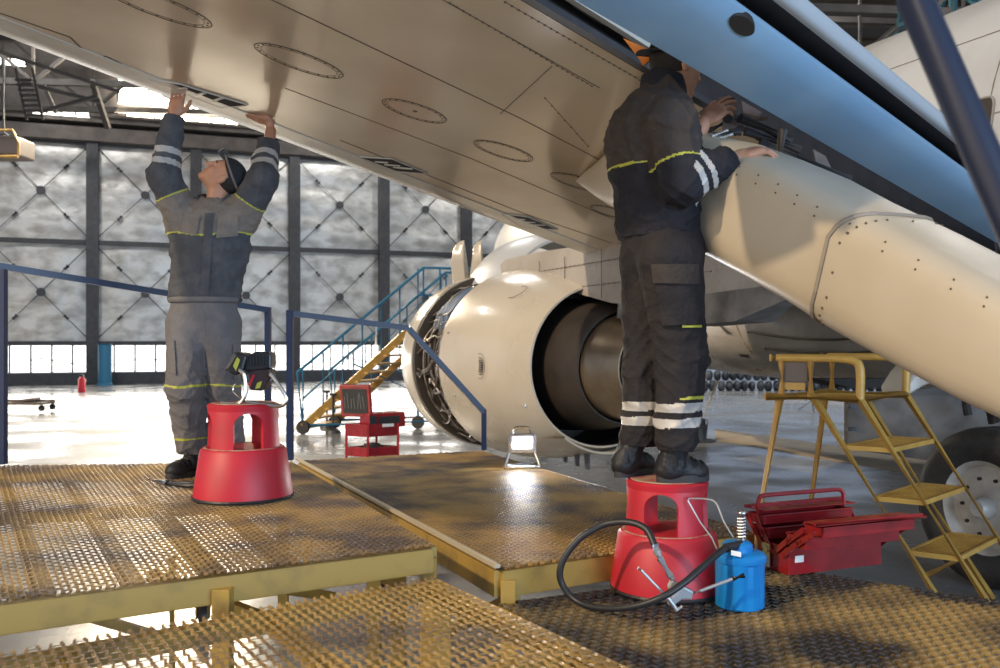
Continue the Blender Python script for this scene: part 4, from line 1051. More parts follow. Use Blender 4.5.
# grease pump
dc = .97*F_/(605-HY); cb = P(740,605,dc); cb.z = LRz
t = thing('grease_pump','blue plastic grease can with black hose, in front of the right red stool','grease pump',cb)
mb = MB(); R = .092; rings = []
def ngon(r, z, n=48, flute=0): return [cb+V((math.cos(a)*(r+flute*(1 if (i//4) % 2 else 0)), math.sin(a)*(r+flute*(1 if (i//4) % 2 else 0)), z)) for i,a in [(i,i*2*math.pi/n) for i in range(n)]]
mb.loft([ngon(R-.006,0),ngon(R,.006,flute=-.004),ngon(R,.16,flute=-.004),ngon(R+.001,.165),ngon(R+.003,.17),ngon(R+.003,.185),ngon(R-.006,.195),ngon(R-.03,.203)]); mb.build('canister', M['canblue'], t, smooth=True, auto=35)
mb = MB(); mb.lathe([(.0,.20),(.055,.20),(.055,.225),(.045,.235),(.02,.24),(0,.24)],cb-V((.01,0,0)),n=28); mb.build('lid_neck', M['canblue'], t, smooth=True, auto=35)
mb = MB(); hx = P(742,545,dc); 
mb.tube([V((cb.x+.006+.014*math.cos(a*.9),cb.y+.014*math.sin(a*.9),cb.z+.235+.0016*a)) for a in range(0,58)],.0035,6); mb.build('pump_spring', M['chrome'], t, smooth=True)
mb = MB(); mb.tube([cb+V((.006,0,.23)),cb+V((.006,0,.335))],.006,8); mb.ell(cb+V((.006,0,.34)),(.017,.017,.012)); mb.build('pump_knob', M['chrome'], t, smooth=True)
mb = MB(); mb.prism([P(731,550,dc-.089)+V((0,-.001,0)),P(741,552,dc-.093),P(741,557,dc-.095),P(731,555,dc-.091)],V((0,-.002,0))); mb.build('paper_label', M['label'], t)
hp = [(741,545,3.30),(726,548,3.24),(708,562,3.16),(685,582,3.10),(660,598,3.08),(630,607,3.12),(600,608,3.2),(577,601,3.27),(563,586,3.3),(560,570,3.3),(568,552,3.3),(584,535,3.3),(606,524,3.3),(628,522,3.26),(646,529,3.22),(655,546,3.18)]
hp = [P(*q) for q in hp]
for q in hp: q.z = max(q.z, LRz+.016)
mb = MB(); mb.tube(bez(hp,7),.0125,10); mb.build('hose', M['rubber'], t, smooth=True)
mb = MB(); mb.tube([hp[0]+V((.01,0,-.01)),hp[0],hp[1]],.017,10); mb.build('hose_cuff', M['rubber'], t, smooth=True)
mb = MB(); mb.tube([P(655,545,3.18),P(657,551,3.17),P(659,556,3.17)],[.013,.015,.012],10); mb.tube([P(657,552,3.17),P(673,580,3.13)],.0095,10); mb.tube([P(660,558,3.165),P(671,577,3.135)],.0135,10); mb.build('gun_tube', M['castmetal'], t, smooth=True)
mb = MB(); mb.prism([P(672,580,3.12),P(681,585,3.12),P(694,592,3.12),P(692,600,3.12),P(682,600,3.12),P(674,606,3.12),P(668,606,3.12),P(672,596,3.12),P(668,588,3.12)],V((0,.03,0))); mb.build('gun_body', M['castmetal'], t, bevel=.005)
mb = MB(); mb.tube([P(638,568,3.12),P(641,570,3.12),P(662,592,3.12),P(668,598,3.12),P(677,610,3.12),P(682,606,3.12)],[.007,.005,.005,.007,.008,.007],8); mb.build('lever', M['castmetal'], t, smooth=True)
mb = MB(); mb.tube([P(692,593,3.13),P(700,591,3.13),P(735,578,3.16)],[.008,.006,.006],8); mb.build('nozzle_pipe', M['castmetal'], t, smooth=True)
mb = MB(); mb.tube([P(732,579,3.16),P(744,575.5,3.165)],.010,10); mb.build('grip', M['rubber'], t, smooth=True)
mb = MB(); mb.tube(bez([P(735,540,3.32),P(724,522,3.32),P(716,503,3.34),P(706,499,3.36),P(689,498.5,3.38)],5)+[P(688,501,3.38),P(700,522,3.36),P(712,538,3.34),P(717,549,3.32)],.0032,6); mb.build('wire_bail', M['castmetal'], t, smooth=True)

# toolbox
n0 = G(789,575.5,.97); la_ = (G(878,564.5,.97)-n0); L = .50; l = la_.normalized(); w = V((-l.y,l.x,0))
c0 = n0+l*(L/2)+w*.10; c0.z = LRz
t = thing('toolbox','red metal cantilever toolbox lying open on the dark grating beside the blue can','toolbox',c0)
FR = lambda a,b,z: c0+l*a+w*b+Z3*z
def tray(name, b0, b1, z0, z1, m, a0=-.25, a1=.25):
    mb = MB(); th = .006
    mb.box(FR((a0+a1)/2,(b0+b1)/2,z0+th/2),(a1-a0,abs(b1-b0),th),(l,w,Z3))
    for b in (b0,b1): mb.box(FR((a0+a1)/2,b,(z0+z1)/2),(a1-a0,th,z1-z0),(l,w,Z3))
    for a in (a0,a1): mb.box(FR(a,(b0+b1)/2,(z0+z1)/2),(th,abs(b1-b0),z1-z0),(l,w,Z3))
    mb.box(FR((a0+a1)/2,b0,z1),(a1-a0+.01,.012,.008),(l,w,Z3)); mb.box(FR((a0+a1)/2,b1,z1),(a1-a0+.01,.012,.008),(l,w,Z3))
    return mb.build(name, m, t, bevel=.002)
tray('base_box',-.10,.10,0,.115,M['redmetal'])
tray('lower_tray',-.20,-.09,.125,.175,M['redmetal'])
tray('lower_tray',.03,.13,.125,.17,M['redmetal'])
tray('upper_tray',-.27,-.16,.185,.225,M['redmetal'],-.22,.26)
tray('upper_tray',.07,.17,.178,.215,M['redmetal'],-.24,.25)
for s in (-1,1):
    mb = MB(); b = -.275 if s < 0 else .175
    mb.box(FR(.02,b,.243),(.56,.016,.014),(l,w,Z3)); mb.box(FR(.02,b-s*.05,.236),(.52,.10,.005),(l,w,Z3)); mb.build('lid', M['redmetal'], t, bevel=.002)
for a in (-.262,.262):
    for s in (-1,1):
        for (b0,z0,b1,z1) in (((.02,.08,.12,.16),(.08,.08,.18,.16),(.10,.14,.2,.21),(.16,.14,.26,.21)) if s < 0 else ((.0,.08,.06,.16),(.05,.08,.11,.16),(.05,.14,.10,.21),(.10,.14,.16,.21))):
            mb = MB(); mb.beam(FR(a,s*b0,z0),FR(a,s*b1,z1),.004,.022); mb.tube([FR(a-.006,s*b0,z0),FR(a+.006,s*b0,z0)],.007,8); mb.tube([FR(a-.006,s*b1,z1),FR(a+.006,s*b1,z1)],.007,8); mb.build('hinge_arm', M['redmetal'], t)
mb = MB(); mb.tube(bez([FR(-.23,.12,.20),FR(-.23,.122,.27),FR(-.215,.125,.29),FR(-.185,.125,.295)],4)+bez([FR(.205,.125,.295),FR(.235,.125,.29),FR(.25,.122,.27),FR(.25,.12,.20)],4),.010,8); mb.build('carry_handle', M['redmetal'], t, smooth=True)
mb = MB(); mb.tube([FR(-.28,-.285,.25),FR(.31,-.285,.235)],.008,8); mb.build('carry_handle', M['redmetal'], t, smooth=True)
mb = MB(); mb.box(FR(-.262,.03,.06),(.006,.05,.10),(l,w,Z3)); mb.tube([FR(-.268,.03,.085),FR(-.262,.03,.085)],.016,12); mb.build('steel_hasp', M['chrome'], t)
mb = MB(); mb.box(FR(-.2,-.1045,.065),(.045,.002,.028),(l,w,Z3)); mb.build('paper_label', M['label'], t)
mb = MB()
for k in range(6): mb.tube([FR(-.2+.07*k,.0,.105),FR(-.13+.07*k,.03*(-1)**k,.11)],.008,6)
mb.build('stored_tool', M['chrome'], t)

# yellow steps
NR = V((2.30,5.75,0)); NL = V((1.85,6.05,0)); FRr = V((2.84,6.30,0)); FLl = NL+(FRr-NR); zt = CZ-.367
LK = .90
for p in (NR,NL,FRr,FLl): p.x *= LK; p.y *= LK
zt = CZ-.367*LK
for p in (NR,NL,FRr,FLl): p.z = zt
t = thing('rolling_steps','ochre yellow tubular steel steps with top landing and three treads beside the airliner wheel','step ladder',((NR+FLl)/2)*1.0-V((0,0,zt)))
foot = P(979,589,5.5*LK); dN = (foot-NR); dN = dN*((zt-.02)/(-dN.z)); foot = NR+dN; ts_ = (zt-P(979,589,5.5*LK).z)/(zt-.02); wd = FRr-NR; rr = .025
pA = NR+(NL-NR)*.53
def legt(a, b, nm='stringer'): mb = MB(); mb.tube([a,b],rr,10); mb.build(nm, M['ladder'], t, smooth=True)
legt(NR,foot); legt(FRr,foot+wd); legt(pA,pA+dN*1.0); legt(pA+wd,pA+wd+dN)
l1 = P(757,514,6.0*LK); l1 = NL+(l1-NL)*((zt-.02)/(zt-l1.z)); legt(NL+V((.03,0,0)),l1,'leg'); legt(FLl,V((FLl.x-.15,FLl.y+.05,.03)),'leg')
mb = MB(); q = [NL-V((.05,0,0)),NR,FRr,FLl]
for i in range(4): mb.tube([q[i],q[(i+1) % 4]],rr,10)
mb.build('landing_frame', M['ladder'], t, smooth=True)
grating('landing_tread',[NL,NR,FRr,FLl],M['ladder'],t,.03,.045)
for k,fz in enumerate((.265,.545,.835)):
    fz = fz*ts_; a = pA+dN*fz; b = NR+dN*fz; cq = [a,b,b+wd,a+wd]; g_ = grating('tread',cq,M['ladder'],t,.03,.045)
    mb = MB(); up2 = V((0,0,-.012))
    for i in range(4): mb.beam(cq[i]+up2,cq[(i+1) % 4]+up2,.016,.028)
    mb.build('tread_frame', M['ladder'], t)
hz = V((0,0,.235))
for s in (0,1):
    o = wd*s; mb = MB(); q0 = NL+o+V((.01,0,0)); q1 = NR+o
    mb.tube([q0-V((.04,0,0))+hz]+[q0+hz]+bez([q1+hz-(q1-q0).normalized()*.13,q1+hz-(q1-q0).normalized()*.04-V((0,0,.012)),q1+hz-V((0,0,.06)),q1],6),rr,10)
    mb.build('hoop_rail', M['ladder'], t, smooth=True)
    for g in (.06,.42):
        mb = MB(); p = q0+(q1-q0)*g; mb.tube([p,p+hz],rr*.9,10); mb.build('upright', M['ladder'], t, smooth=True)
mb = MB(); p = NL+(NR-NL)*.24+V((0,.02,0)); d_ = (NR-NL).normalized(); mb.box(p+V((0,0,.165)),(.17,.02,.15),(d_,V((-d_.y,d_.x,0)),Z3)); mb.build('grey_plate', M['greybrown'], t, bevel=.004)
mb = MB(); mb.box(p+V((0,0,.065)),(.14,.02,.045),(d_,V((-d_.y,d_.x,0)),Z3)); mb.build('lower_plate', M['ladder'], t, bevel=.003)
mb = MB(); mb.tube([pA+dN*.8,pA+dN*.8+wd],rr*.8,8); mb.tube([foot-dN*.03,foot-dN*.03+wd],rr*.8,8); mb.build('cross_tube', M['ladder'], t, smooth=True)
# ================================================================ PEOPLE
def nv(v): return np.array(list(v), np.float32)
def frame(F, hint):
    F = V(F).normalized(); U = V(hint); U = (U-F*U.dot(F)).normalized(); L = U.cross(F).normalized(); return F, L, U   # forward, left, up
def head_sdf(o, F, L, U):
    o = V(o); g = lambda f,l,u: o+F*f+L*l+U*u
    def fn(p):
        d = s_ell(p, g(-.012,0,.03), (.098,.077,.092), (F,L,U))
        d = smin(d, s_ell(p, g(.038,0,-.045), (.058,.056,.068), (F,L,U)), .04)
        d = smin(d, s_ell(p, g(.012,0,-.05), (.06,.063,.05), (F,L,U)), .03)
        d = smin(d, s_ell(p, g(.074,0,-.098), (.02,.022,.017), (F,L,U)), .025)
        d = smin(d, s_cone(p, g(.082,-.03,.028), g(.082,.03,.028), .013,.013), .02)
        for s in (-1,1):
            d = smin(d, s_ell(p, g(.062,s*.038,-.018), (.022,.02,.018), (F,L,U)), .02)
            sk = s_ell(p, g(.100,s*.032,.010), (.022,.018,.013), (F,L,U)); d = -smin(-d, sk, .010)
            d = smin(d, s_ell(p, g(.072,s*.031,.010), (.014,.015,.0125), (F,L,U)), .004)
            e = s_ell(p, g(-.008,s*.078,-.006), (.020,.010,.033), (F,L,U)); e = np.maximum(e, -s_ell(p, g(-.003,s*.09,-.004), (.010,.008,.018), (F,L,U))); d = smin(d, e, .006)
        d = smin(d, s_cone(p, g(.088,0,.018), g(.113,0,-.026), .008,.0125), .012)
        for s in (-1,1): d = smin(d, s_ell(p, g(.100,s*.012,-.030), (.010,.008,.008), (F,L,U)), .006)
        d = smin(d, s_cone(p, g(.089,-.016,-.056), g(.089,.016,-.056), .0065,.0065), .008)
        d = smin(d, s_cone(p, g(.087,-.014,-.067), g(.087,.014,-.067), .0075,.0075), .007)
        return d
    return fn, g
def scaled(fn, o, k):
    o_ = nv(o); return lambda p: fn((p-o_)/k+o_)*k
def hand_sdf(w, D, N, S, curl=(.15,.2,.25,.3), spread=.06, thumb=.6, side=1, k=1.0, fore=None):
    """w wrist, D along the hand, N out of the back of the hand, S towards the thumb"""
    w = V(w); D = V(D).normalized(); N = V(N); N = (N-D*N.dot(D)).normalized(); S = V(S); S = (S-D*S.dot(D)-N*S.dot(N)).normalized()
    g = lambda a,b,c: w+(D*a+S*b+N*c)*k
    fo_ = g(-.08,0,0) if fore is None else V(fore)
    fing = []; base = [(.092,.030,.070),(.096,.010,.078),(.092,-.010,.072),(.084,-.029,.056)]
    for i,(a,b,ln) in enumerate(base):
        ang = -(b/.03)*spread; c = curl[i]; p = g(a-.01,b,0); pts = [p]; th = 0
        for j,fr in enumerate((.46,.30,.24)):
            th += c*(.6,1.1,.8)[j]; dr = D*math.cos(th)*math.cos(ang)-N*math.sin(th)+S*(-math.sin(ang)*math.cos(th)); p = p+dr*(ln*fr*k*1.12); pts.append(p)
        fing.append(pts)
    tb = [g(.025,.028,-.006), g(.048,.028+.030*thumb,-.014), g(.074,.030+.040*thumb,-.018-.01*(1-thumb)), g(.098,.032+.042*thumb,-.02)]
    def fn(p):
        d = s_ell(p, g(.052,0,0), (.056*k,.042*k,.0165*k), (D,S,N))
        d = smin(d, s_box(p, g(.062,0,0), (.034*k,.039*k,.013*k), (D,S,N), .012), .012)
        d = smin(d, s_cone(p, fo_, g(.02,0,0), .027*k, .023*k), .02)
        d = smin(d, s_ell(p, g(.035,.022,-.008), (.03*k,.018*k,.015*k), (D,S,N)), .01)
        for i,pts in enumerate(fing):
            r = (.0092,.0095,.0090,.0080)[i]*k; f = 1e3
            for j in range(3): f = np.minimum(f, s_cone(p, pts[j], pts[j+1], r*(1,.93,.87)[j], r*(.93,.87,.76)[j]))
            d = smin(d, f, .004)
        f = 1e3
        for j in range(3): f = np.minimum(f, s_cone(p, tb[j], tb[j+1], (.0135,.0115,.0105)[j]*k, (.0115,.0105,.0085)[j]*k))
        return smin(d, f, .007)
    allp = [w]+[q for f in fing for q in f]+tb+[fo_]
    lo = [min(q[i] for q in allp)-.035 for i in range(3)]; hi = [max(q[i] for q in allp)+.035 for i in range(3)]
    return fn, lo, hi
def tpar(p, a, b):
    a = nv(a); b = nv(b); ab = b-a; q = p-a; t = (q@ab)/float(ab@ab); tc = np.clip(t,0,1)
    return t, np.linalg.norm(q-tc[:,None]*ab, axis=1)
def bounds(pts, m):
    return [min(q[i] for q in pts)-m for i in range(3)], [max(q[i] for q in pts)+m for i in range(3)]
class Torso:
    def __init__(s, S, Fd): s.S = nv(V(S).normalized()); s.F = nv(V(Fd).normalized())
    def cone(s, p, a, b, ra, rb, flat):   # elliptical cone: width radius r, depth radius r*flat
        q = p+((p-nv(a))@s.F)[:,None]*s.F*(1/flat-1); bb = nv(b)+s.F*float((nv(b)-nv(a))@s.F)*(1/flat-1)
        return s_cone(q, a, bb, ra, rb)*(.5+.5*flat)
def boot(parent, heel, toe, ankle, name='boot'):
    heel = V(heel); toe = V(toe); ankle = V(ankle); D = toe-heel; D.z = 0; Ln = D.length; D.normalize(); S = V((D.y,-D.x,0)); z = heel.z
    g = lambda a,b,c: V((heel.x,heel.y,z))+D*a+S*b+UP*c
    def fn(p):
        d = s_cone(p, g(.045,0,.055), ankle+UP*.02, .045,.052)
        d = smin(d, s_ell(p, g(.05,0,.045), (.055,.042,.05), (D,S,UP)), .03)
        d = smin(d, s_cone(p, g(.09,0,.06), g(Ln-.06,0,.040), .045,.038), .03)
        d = smin(d, s_ell(p, g(Ln-.065,0,.036), (.068,.050,.042), (D,S,UP)), .03)
        lz = (p-nv(g(0,0,0)))@nv(UP); ld = (p-nv(g(0,0,0)))@nv(D)
        d = d-.003*np.sin(ld*180)*(lz > .06)*(ld < .2)
        return np.maximum(d, .012-lz)
    lo, hi = bounds([g(-.02,0,0),g(Ln,.0,0),ankle+UP*.05,g(.1,.0,.1)], .075)
    b = netobj(name, [(fn, lo, hi, .0055)], [M['boot']], parent)
    mb = MB(); out = []
    for k in range(24):
        a = 2*math.pi*k/24; x = Ln/2+(Ln/2+.004)*math.cos(a); wv = (.044 if math.cos(a) < -.2 else .053)*math.copysign(abs(math.sin(a))**.8, math.sin(a)); out.append((x,wv))
    mb.loft([[g(x,y,0) for x,y in out],[g(x,y,.022) for x,y in out],[g(x*.99+.001,y*.97,.028) for x,y in out]]); mb.build('sole', M['sole'], b, smooth=True, auto=40)
    mb = MB()
    for k in range(5): c_ = g(.10+.02*k,0,.115-.013*k); mb.tube([c_-S*.024,c_+UP*.006,c_+S*.024],.003,5)
    mb.build('lace', M['cloth_taupe'], b)
    return b

# ---------------- left worker
t = thing('person','person in grey workwear, black cap and headlamp, reaching both arms up to the wing edge','person',P(200,470,4.85))
S = V((1,-.12,0)).normalized(); Fd = V((-.12,-1,0)).normalized(); T = Torso(S, Fd)
d0 = 4.85
hip = P(203,318,d0); wai = P(205,290,d0); che = P(211,238,d0); nek = P(216,208,d0)
shL = P(184,218,d0); shR = P(241,213,d0)
hA = wp(178,93,.0); hB = wp(262,117,.0)
print('hand depths', hA, hB)
elL = P(164,176,4.80); wrL = P(174,119,hA.y-.02); elR = P(262,181,4.82); wrR = P(271,131,hB.y)
hdO = P(223,177,4.84)
hF, hL, hU = frame((-.55,-.28,.79), (.82,.05,.55))
HS0, hg0 = head_sdf(hdO, hF, hL, hU); HK = .91; HS = scaled(HS0, hdO, HK); hg = lambda f,l,u: hg0(f*HK,l*HK,u*HK)
skinparts = []
def skinL(p):
    d = HS(p); d = smin(d, s_cone(p, hg(-.03,0,-.055), nek-UP*.05, .056,.062), .025); return d
lo, hi = bounds([hg(.1,0,0),hg(-.12,0,.1),hg(0,0,-.12),nek-UP*.08,hg(0,.08,0),hg(0,-.08,0)], .045)
skinparts.append((skinL, lo, hi, .0038))
dh = (hA-wrL).normalized()
fn, lo, hi = hand_sdf(wrL+(hA-wrL)*.12, hA-wrL, V((0,-1,.2)), V((.9,0,.1)), curl=(.1,.12,.16,.2), spread=.10, thumb=.8); skinparts.append((fn, lo, hi, .003))
fn, lo, hi = hand_sdf(wrR+V((.012,0,.052)), V((-.93,-.1,.16)), V((0.1,-.25,-1)), V((-.1,-.95,.2)), curl=(.05,.08,.1,.14), spread=.10, thumb=.35, k=.95, fore=wrR-V((0,0,.03))); skinparts.append((fn, lo, hi, .003))
skinparts.append((lambda p: smin(s_cone(p, elL, wrL, .04,.03), s_cone(p, shL, elL, .05,.042), .03), *bounds([shL,elL,wrL],.07), .008))
skinparts.append((lambda p: smin(s_cone(p, elR, wrR, .04,.03), s_cone(p, shR, elR, .05,.042), .03), *bounds([shR,elR,wrR+V((0,0,.05))],.07), .008))
HKK = HK
skinparts.append((lambda p: T.cone(p, hip, che, .12,.15,.6), *bounds([hip,che],.2), .012))
def faceM(F, L, U, o, K=1.0):
    o = nv(o); F, L, U = nv(F), nv(L), nv(U)
    def fn(c):
        q = (c-o)/K; f, l, u = q@F, q@L, q@U; m = np.zeros(len(c), int)
        m[(f > .084) & (np.abs(l) < .021) & (u < -.0505) & (u > -.074)] = 1
        m[(f > .07) & (np.abs(np.abs(l)-.032) < .013) & (np.abs(u-.009) < .0045)] = 2
        m[(f > .08) & (np.abs(np.abs(l)-.032) < .018) & (np.abs(u-.029) < .0045)] = 3
        return m
    return fn
body = netobj('body', skinparts, [M['skin'], M['lip'], M['eye'], M['hair']], t, faceM(hF,hL,hU,hdO,HK))
# hair and cap
def capfn0(p):
    d = s_ell(p, hg0(-.014,0,.034), (.108,.088,.102), (hF,hL,hU)); q = p-nv(hdO); f, l, u = q@nv(hF), q@nv(hL), q@nv(hU)
    return np.maximum(d, (.040-u)-(-f)*.42-.0)
lo, hi = bounds([hg(.1,.09,.14),hg(-.14,-.09,-.05),hg(.1,-.09,.14),hg(-.14,.09,0)], .07)
cap = netobj('cap', [(scaled(capfn0,hdO,HK), lo, hi, .004)], [M['cap']], t)
def hairfn(p):
    d = s_ell(p, hg0(-.016,0,.022), (.103,.083,.098), (hF,hL,hU)); q = p-nv(hdO); f, l, u = q@nv(hF), q@nv(hL), q@nv(hU)
    return np.maximum(np.maximum(d, f+.016+.2*u), -.058-u)
netobj('hair', [(scaled(hairfn,hdO,HK), lo, hi, .0045)], [M['hair']], t)
mb = MB()
ring = [hg(-.014+.112*math.cos(a),.092*math.sin(a),.058+.036*math.cos(a)) for a in [i*math.pi/18 for i in range(36)]]
mb.tube(ring,.006,6,closed=True)
mb.build('headlamp_strap', M['cloth_taupe'], t)
c_ = hg(.108,0,.085); mb = MB(); mb.box(c_,(.04,.06,.04),(hF,hL,hU)); mb.box(hg(.092,0,.08),(.03,.07,.03),(hF,hL,hU)); hl = mb.build('headlamp', M['blackpl'], t, bevel=.006)
mb = MB(); mb.lathe([(0,0),(.017,0),(.017,.008),(0,.008)],hg(.124,0,.085),hF,16); mb.build('headlamp_lens', M['label'], hl)
# jacket
WD_ = V((0,0,1))
def jacketL(p):
    d = T.cone(p, wai, che, .195,.205,.62)
    d = smin(d, T.cone(p, che, nek-UP*.05, .20,.12,.62), .06)
    d = smin(d, s_cone(p, shL-V((0,0,.03)), shR-V((0,0,.03)), .085,.085), .05)
    aL = smin(s_cone(p, shL-V((0,0,.02)), elL, .092,.078), s_cone(p, elL, wrL, .078,.052), .03)
    aR = smin(s_cone(p, shR-V((0,0,.02)), elR, .092,.078), s_cone(p, elR, wrR, .078,.052), .03)
    d = smin(smin(d, aL, .04), aR, .04)
    d = smin(d, T.cone(p, wai-UP*.01, wai-UP*.035, .186,.184,.64), .02)
    co = s_cone(p, nek-UP*.04, nek-UP*.01, .085,.078); d = smin(d, co, .02)
    d = np.maximum(d, -s_cone(p, nek-UP*.0, nek+UP*.12, .062,.075))
    # open front V
    d = d - .010*folds(p, 1.0, 1.0)*np.clip(1-np.abs(d)*15,0,1)
    for w_, e_ in ((wrL, elL),(wrR, elR)):
        dd = nv((w_-e_).normalized()); d = np.maximum(d, (p-nv(w_))@dd-.01)
    return np.maximum(d, nv(wai)[2]-.062-p[:,2])
yz = P(0,238,d0).z
def jacketM(dark, taupe, pip, refl, arms, yoke, yokeline=None, sleeve=(.52,), bands=((.14,.25),(.34,.45))):
    def fn(c):
        m = np.zeros(len(c), int)
        ts = []; 
        tor = np.linalg.norm((c-nv(che))*np.array([1,1,.25]), axis=1)
        y = yoke(c)
        m[y > 0] = 1; m[np.abs(y) < .0042] = 2
        for (sh, el, wr, cut) in arms:
            t1_, r1_ = tpar(c, sh, el); t2_, r2_ = tpar(c, el, wr); rm = np.minimum(r1_, r2_)
            tt = np.where(r1_ <= r2_, np.minimum(t1_,1.0), 1+np.clip(t2_,0,1)); on = (rm < cut[1]) & (tt > .16)
            m[on] = np.where(tt[on] > cut[0], 0, 1); m[on & (np.abs(tt-cut[0]) < .016)] = 2
            for b0, b1 in bands: m[on & (tt > 1+b0) & (tt < 1+b1)] = 3
        return m
    return fn
def yokeL(c): return c[:,2]-(yz+.02*np.sin((c[:,0]-che.x)*9)**2)
lo, hi = bounds([wai-UP*.05,shL,shR,elL,elR,wrL,wrR,nek+UP*.05], .17)
jacket = netobj('jacket', [(jacketL, lo, hi, .0062)], [M['cloth_dark'],M['cloth_taupe'],M['piping'],M['reflect']], t, jacketM(0,1,2,3,[(shL,elL,wrL,(.55,.13)),(shR,elR,wrR,(.38,.13))], yokeL))
# zip flap, pockets, collar
def surfpt(fnc, o, dirv, far=.5):
    o = V(o); dirv = V(dirv).normalized(); ts = np.linspace(0, far, 260, dtype=np.float32); p = nv(o)[None,:]+ts[:,None]*nv(dirv)[None,:]; v = fnc(p.astype(np.float32)); i = np.where(v < 0)[0]
    return o+dirv*float(ts[i[0]]) if len(i) else None
def patch(fnc, pxs, d, off, name, m, parent, nx=7, ny=7, th=.006, dirv=(0,1,0)):
    """quad patch laid on a garment: pxs 4 pixel corners"""
    (a,b,c,e) = pxs; rows = []
    for j in range(ny):
        r = []
        for i in range(nx):
            u, v = i/(nx-1), j/(ny-1); px = (1-u)*(1-v)*a[0]+u*(1-v)*b[0]+u*v*c[0]+(1-u)*v*e[0]; py = (1-u)*(1-v)*a[1]+u*(1-v)*b[1]+u*v*c[1]+(1-u)*v*e[1]
            o = P(px,py,d-.4); q = surfpt(fnc, o, P(px,py,d)-o, 1.0)
            r.append(q)
        rows.append(r)
    ok = [q for r in rows for q in r if q is not None]
    if len(ok) < nx*ny*.6: return None
    mean = sum(ok, V((0,0,0)))/len(ok)
    vs = []; fs = []
    for j in range(ny):
        for i in range(nx):
            q = rows[j][i] or mean; dv = (q-CAM).normalized(); vs.append(q-dv*off)
    n0 = len(vs); vs += [v+(v-CAM).normalized()*th for v in vs]
    for j in range(ny-1):
        for i in range(nx-1): k = j*nx+i; fs += [(k,k+1,k+nx+1,k+nx),(n0+k,n0+k+nx,n0+k+nx+1,n0+k+1)]
    bd = [i for i in range(nx)]+[j*nx+nx-1 for j in range(1,ny)]+[(ny-1)*nx+i for i in range(nx-2,-1,-1)]+[j*nx for j in range(ny-2,0,-1)]
    for k in range(len(bd)): a_, b_ = bd[k], bd[(k+1) % len(bd)]; fs.append((a_,n0+a_,n0+b_,b_))
    mb = MB(); mb.add(vs,fs); return mb.build(name, m, parent, smooth=True, auto=50)
patch(jacketL,[(205,213),(214,213),(208,300),(199,300)],d0,.008,'zip_placket',M['cloth_dark'],jacket,4,12)
patch(jacketL,[(218,215),(238,215),(238,236),(216,238)],d0,.012,'chest_pocket',M['cloth_taupe'],jacket)
patch(jacketL,[(184,213),(200,215),(196,235),(180,232)],d0,.012,'chest_pocket',M['cloth_taupe'],jacket)
patch(jacketL,[(231,246),(234,247),(239,266),(236,266)],d0,.004,'pocket_welt',M['cloth_dark'],jacket,3,6,.004)
def collar(n0, S_, F_d, par, m, h0=-.035, h1=.045, r0=.094, r1=.084, notch=.028, tilt=.25):
    n_, s_, f_ = nv(n0), nv(S_), nv(F_d)
    def fn(p):
        q = p-n_; sd = q@s_; fd = q@f_; z = q[:,2]+tilt*fd
        d = np.abs(np.sqrt(sd**2+(fd*1.12)**2)-(r0+(r1-r0)*(z-h0)/(h1-h0)+.004*np.sin(sd*60)))-.008
        d = np.maximum(np.maximum(d, z-h1), h0-z); return np.maximum(d, -np.maximum(np.abs(sd)-notch-np.clip(z-.0,0,1)*.6, .03-fd))
    return netobj('collar', [(fn, *bounds([n0],.14), .0042)], [m], par)
collar(nek, S, Fd, jacket, M['cloth_dark'], h0=-.03, h1=.075, r0=.108, r1=.090, notch=.035)
# trousers
hpL = P(187,325,d0-.01); hpR = P(221,325,d0+.01); knL = P(185,388,4.76); knR = P(222,390,4.86); anL = P(192,447,4.82); anR = P(229,449,4.92)
def trouserL(p):
    d = T.cone(p, wai-UP*.02, hip, .172,.185,.64)
    lL = smin(s_cone(p, hpL, knL, .108,.092), s_cone(p, knL, anL+UP*.02, .090,.082), .03)
    lR = smin(s_cone(p, hpR, knR, .108,.092), s_cone(p, knR, anR+UP*.02, .090,.082), .03)
    d = smin(d, smin(lL, lR, .006), .03)
    lo_ = np.clip((hip.z-.1-p[:,2])*3,0.35,1)
    d = d-.012*folds(p, 1.0, 4.0)*lo_*np.clip(1-np.abs(d)*15,0,1)
    return np.maximum(d, anL.z-.035-p[:,2])
def trM(c):
    m = np.zeros(len(c), int); zk = P(0,386,d0).z; x = c[:,0]
    kn = P(0,387,4.75).z+.012*np.abs(np.sin((x-knL.x)*12)); m[(np.abs(c[:,2]-kn) < .0055)] = 1; zb = P(0,437,d0).z; m[(np.abs(c[:,2]-zb-.02*(x-anL.x)) < .0055) & (x < (anL.x+anR.x)/2)] = 1
    return m
lo, hi = bounds([wai,hip,hpL,hpR,knL,knR,anL,anR], .16)
tr = netobj('trousers', [(trouserL, lo, hi, .0065)], [M['trouser'],M['piping']], t, trM)
mb = MB(); rg = []
beltc = wai-UP*.055
mb.tube([beltc+S*(.186*math.cos(a))+Fd*(.122*math.sin(a)) for a in [i*math.pi/20 for i in range(40)]],.017,8,closed=True); mb.build('waistband', M['trouser'], tr, smooth=True)
patch(trouserL,[(166,338),(174,340),(176,375),(168,372)],d0,.012,'cargo_pocket',M['trouser'],tr)
patch(trouserL,[(233,344),(240,343),(241,378),(234,380)],d0,.012,'cargo_pocket',M['trouser'],tr)
patch(trouserL,[(201,312),(205,312),(205,336),(203,336)],d0,.004,'fly_flap',M['trouser'],tr,3,5)
fz = ULz+.0
hL_ = P(203,0,4.90); tL_ = P(168,0,4.66); boot(t,(hL_.x,hL_.y,fz),(tL_.x,tL_.y,fz),(anL.x,anL.y,fz+.14))
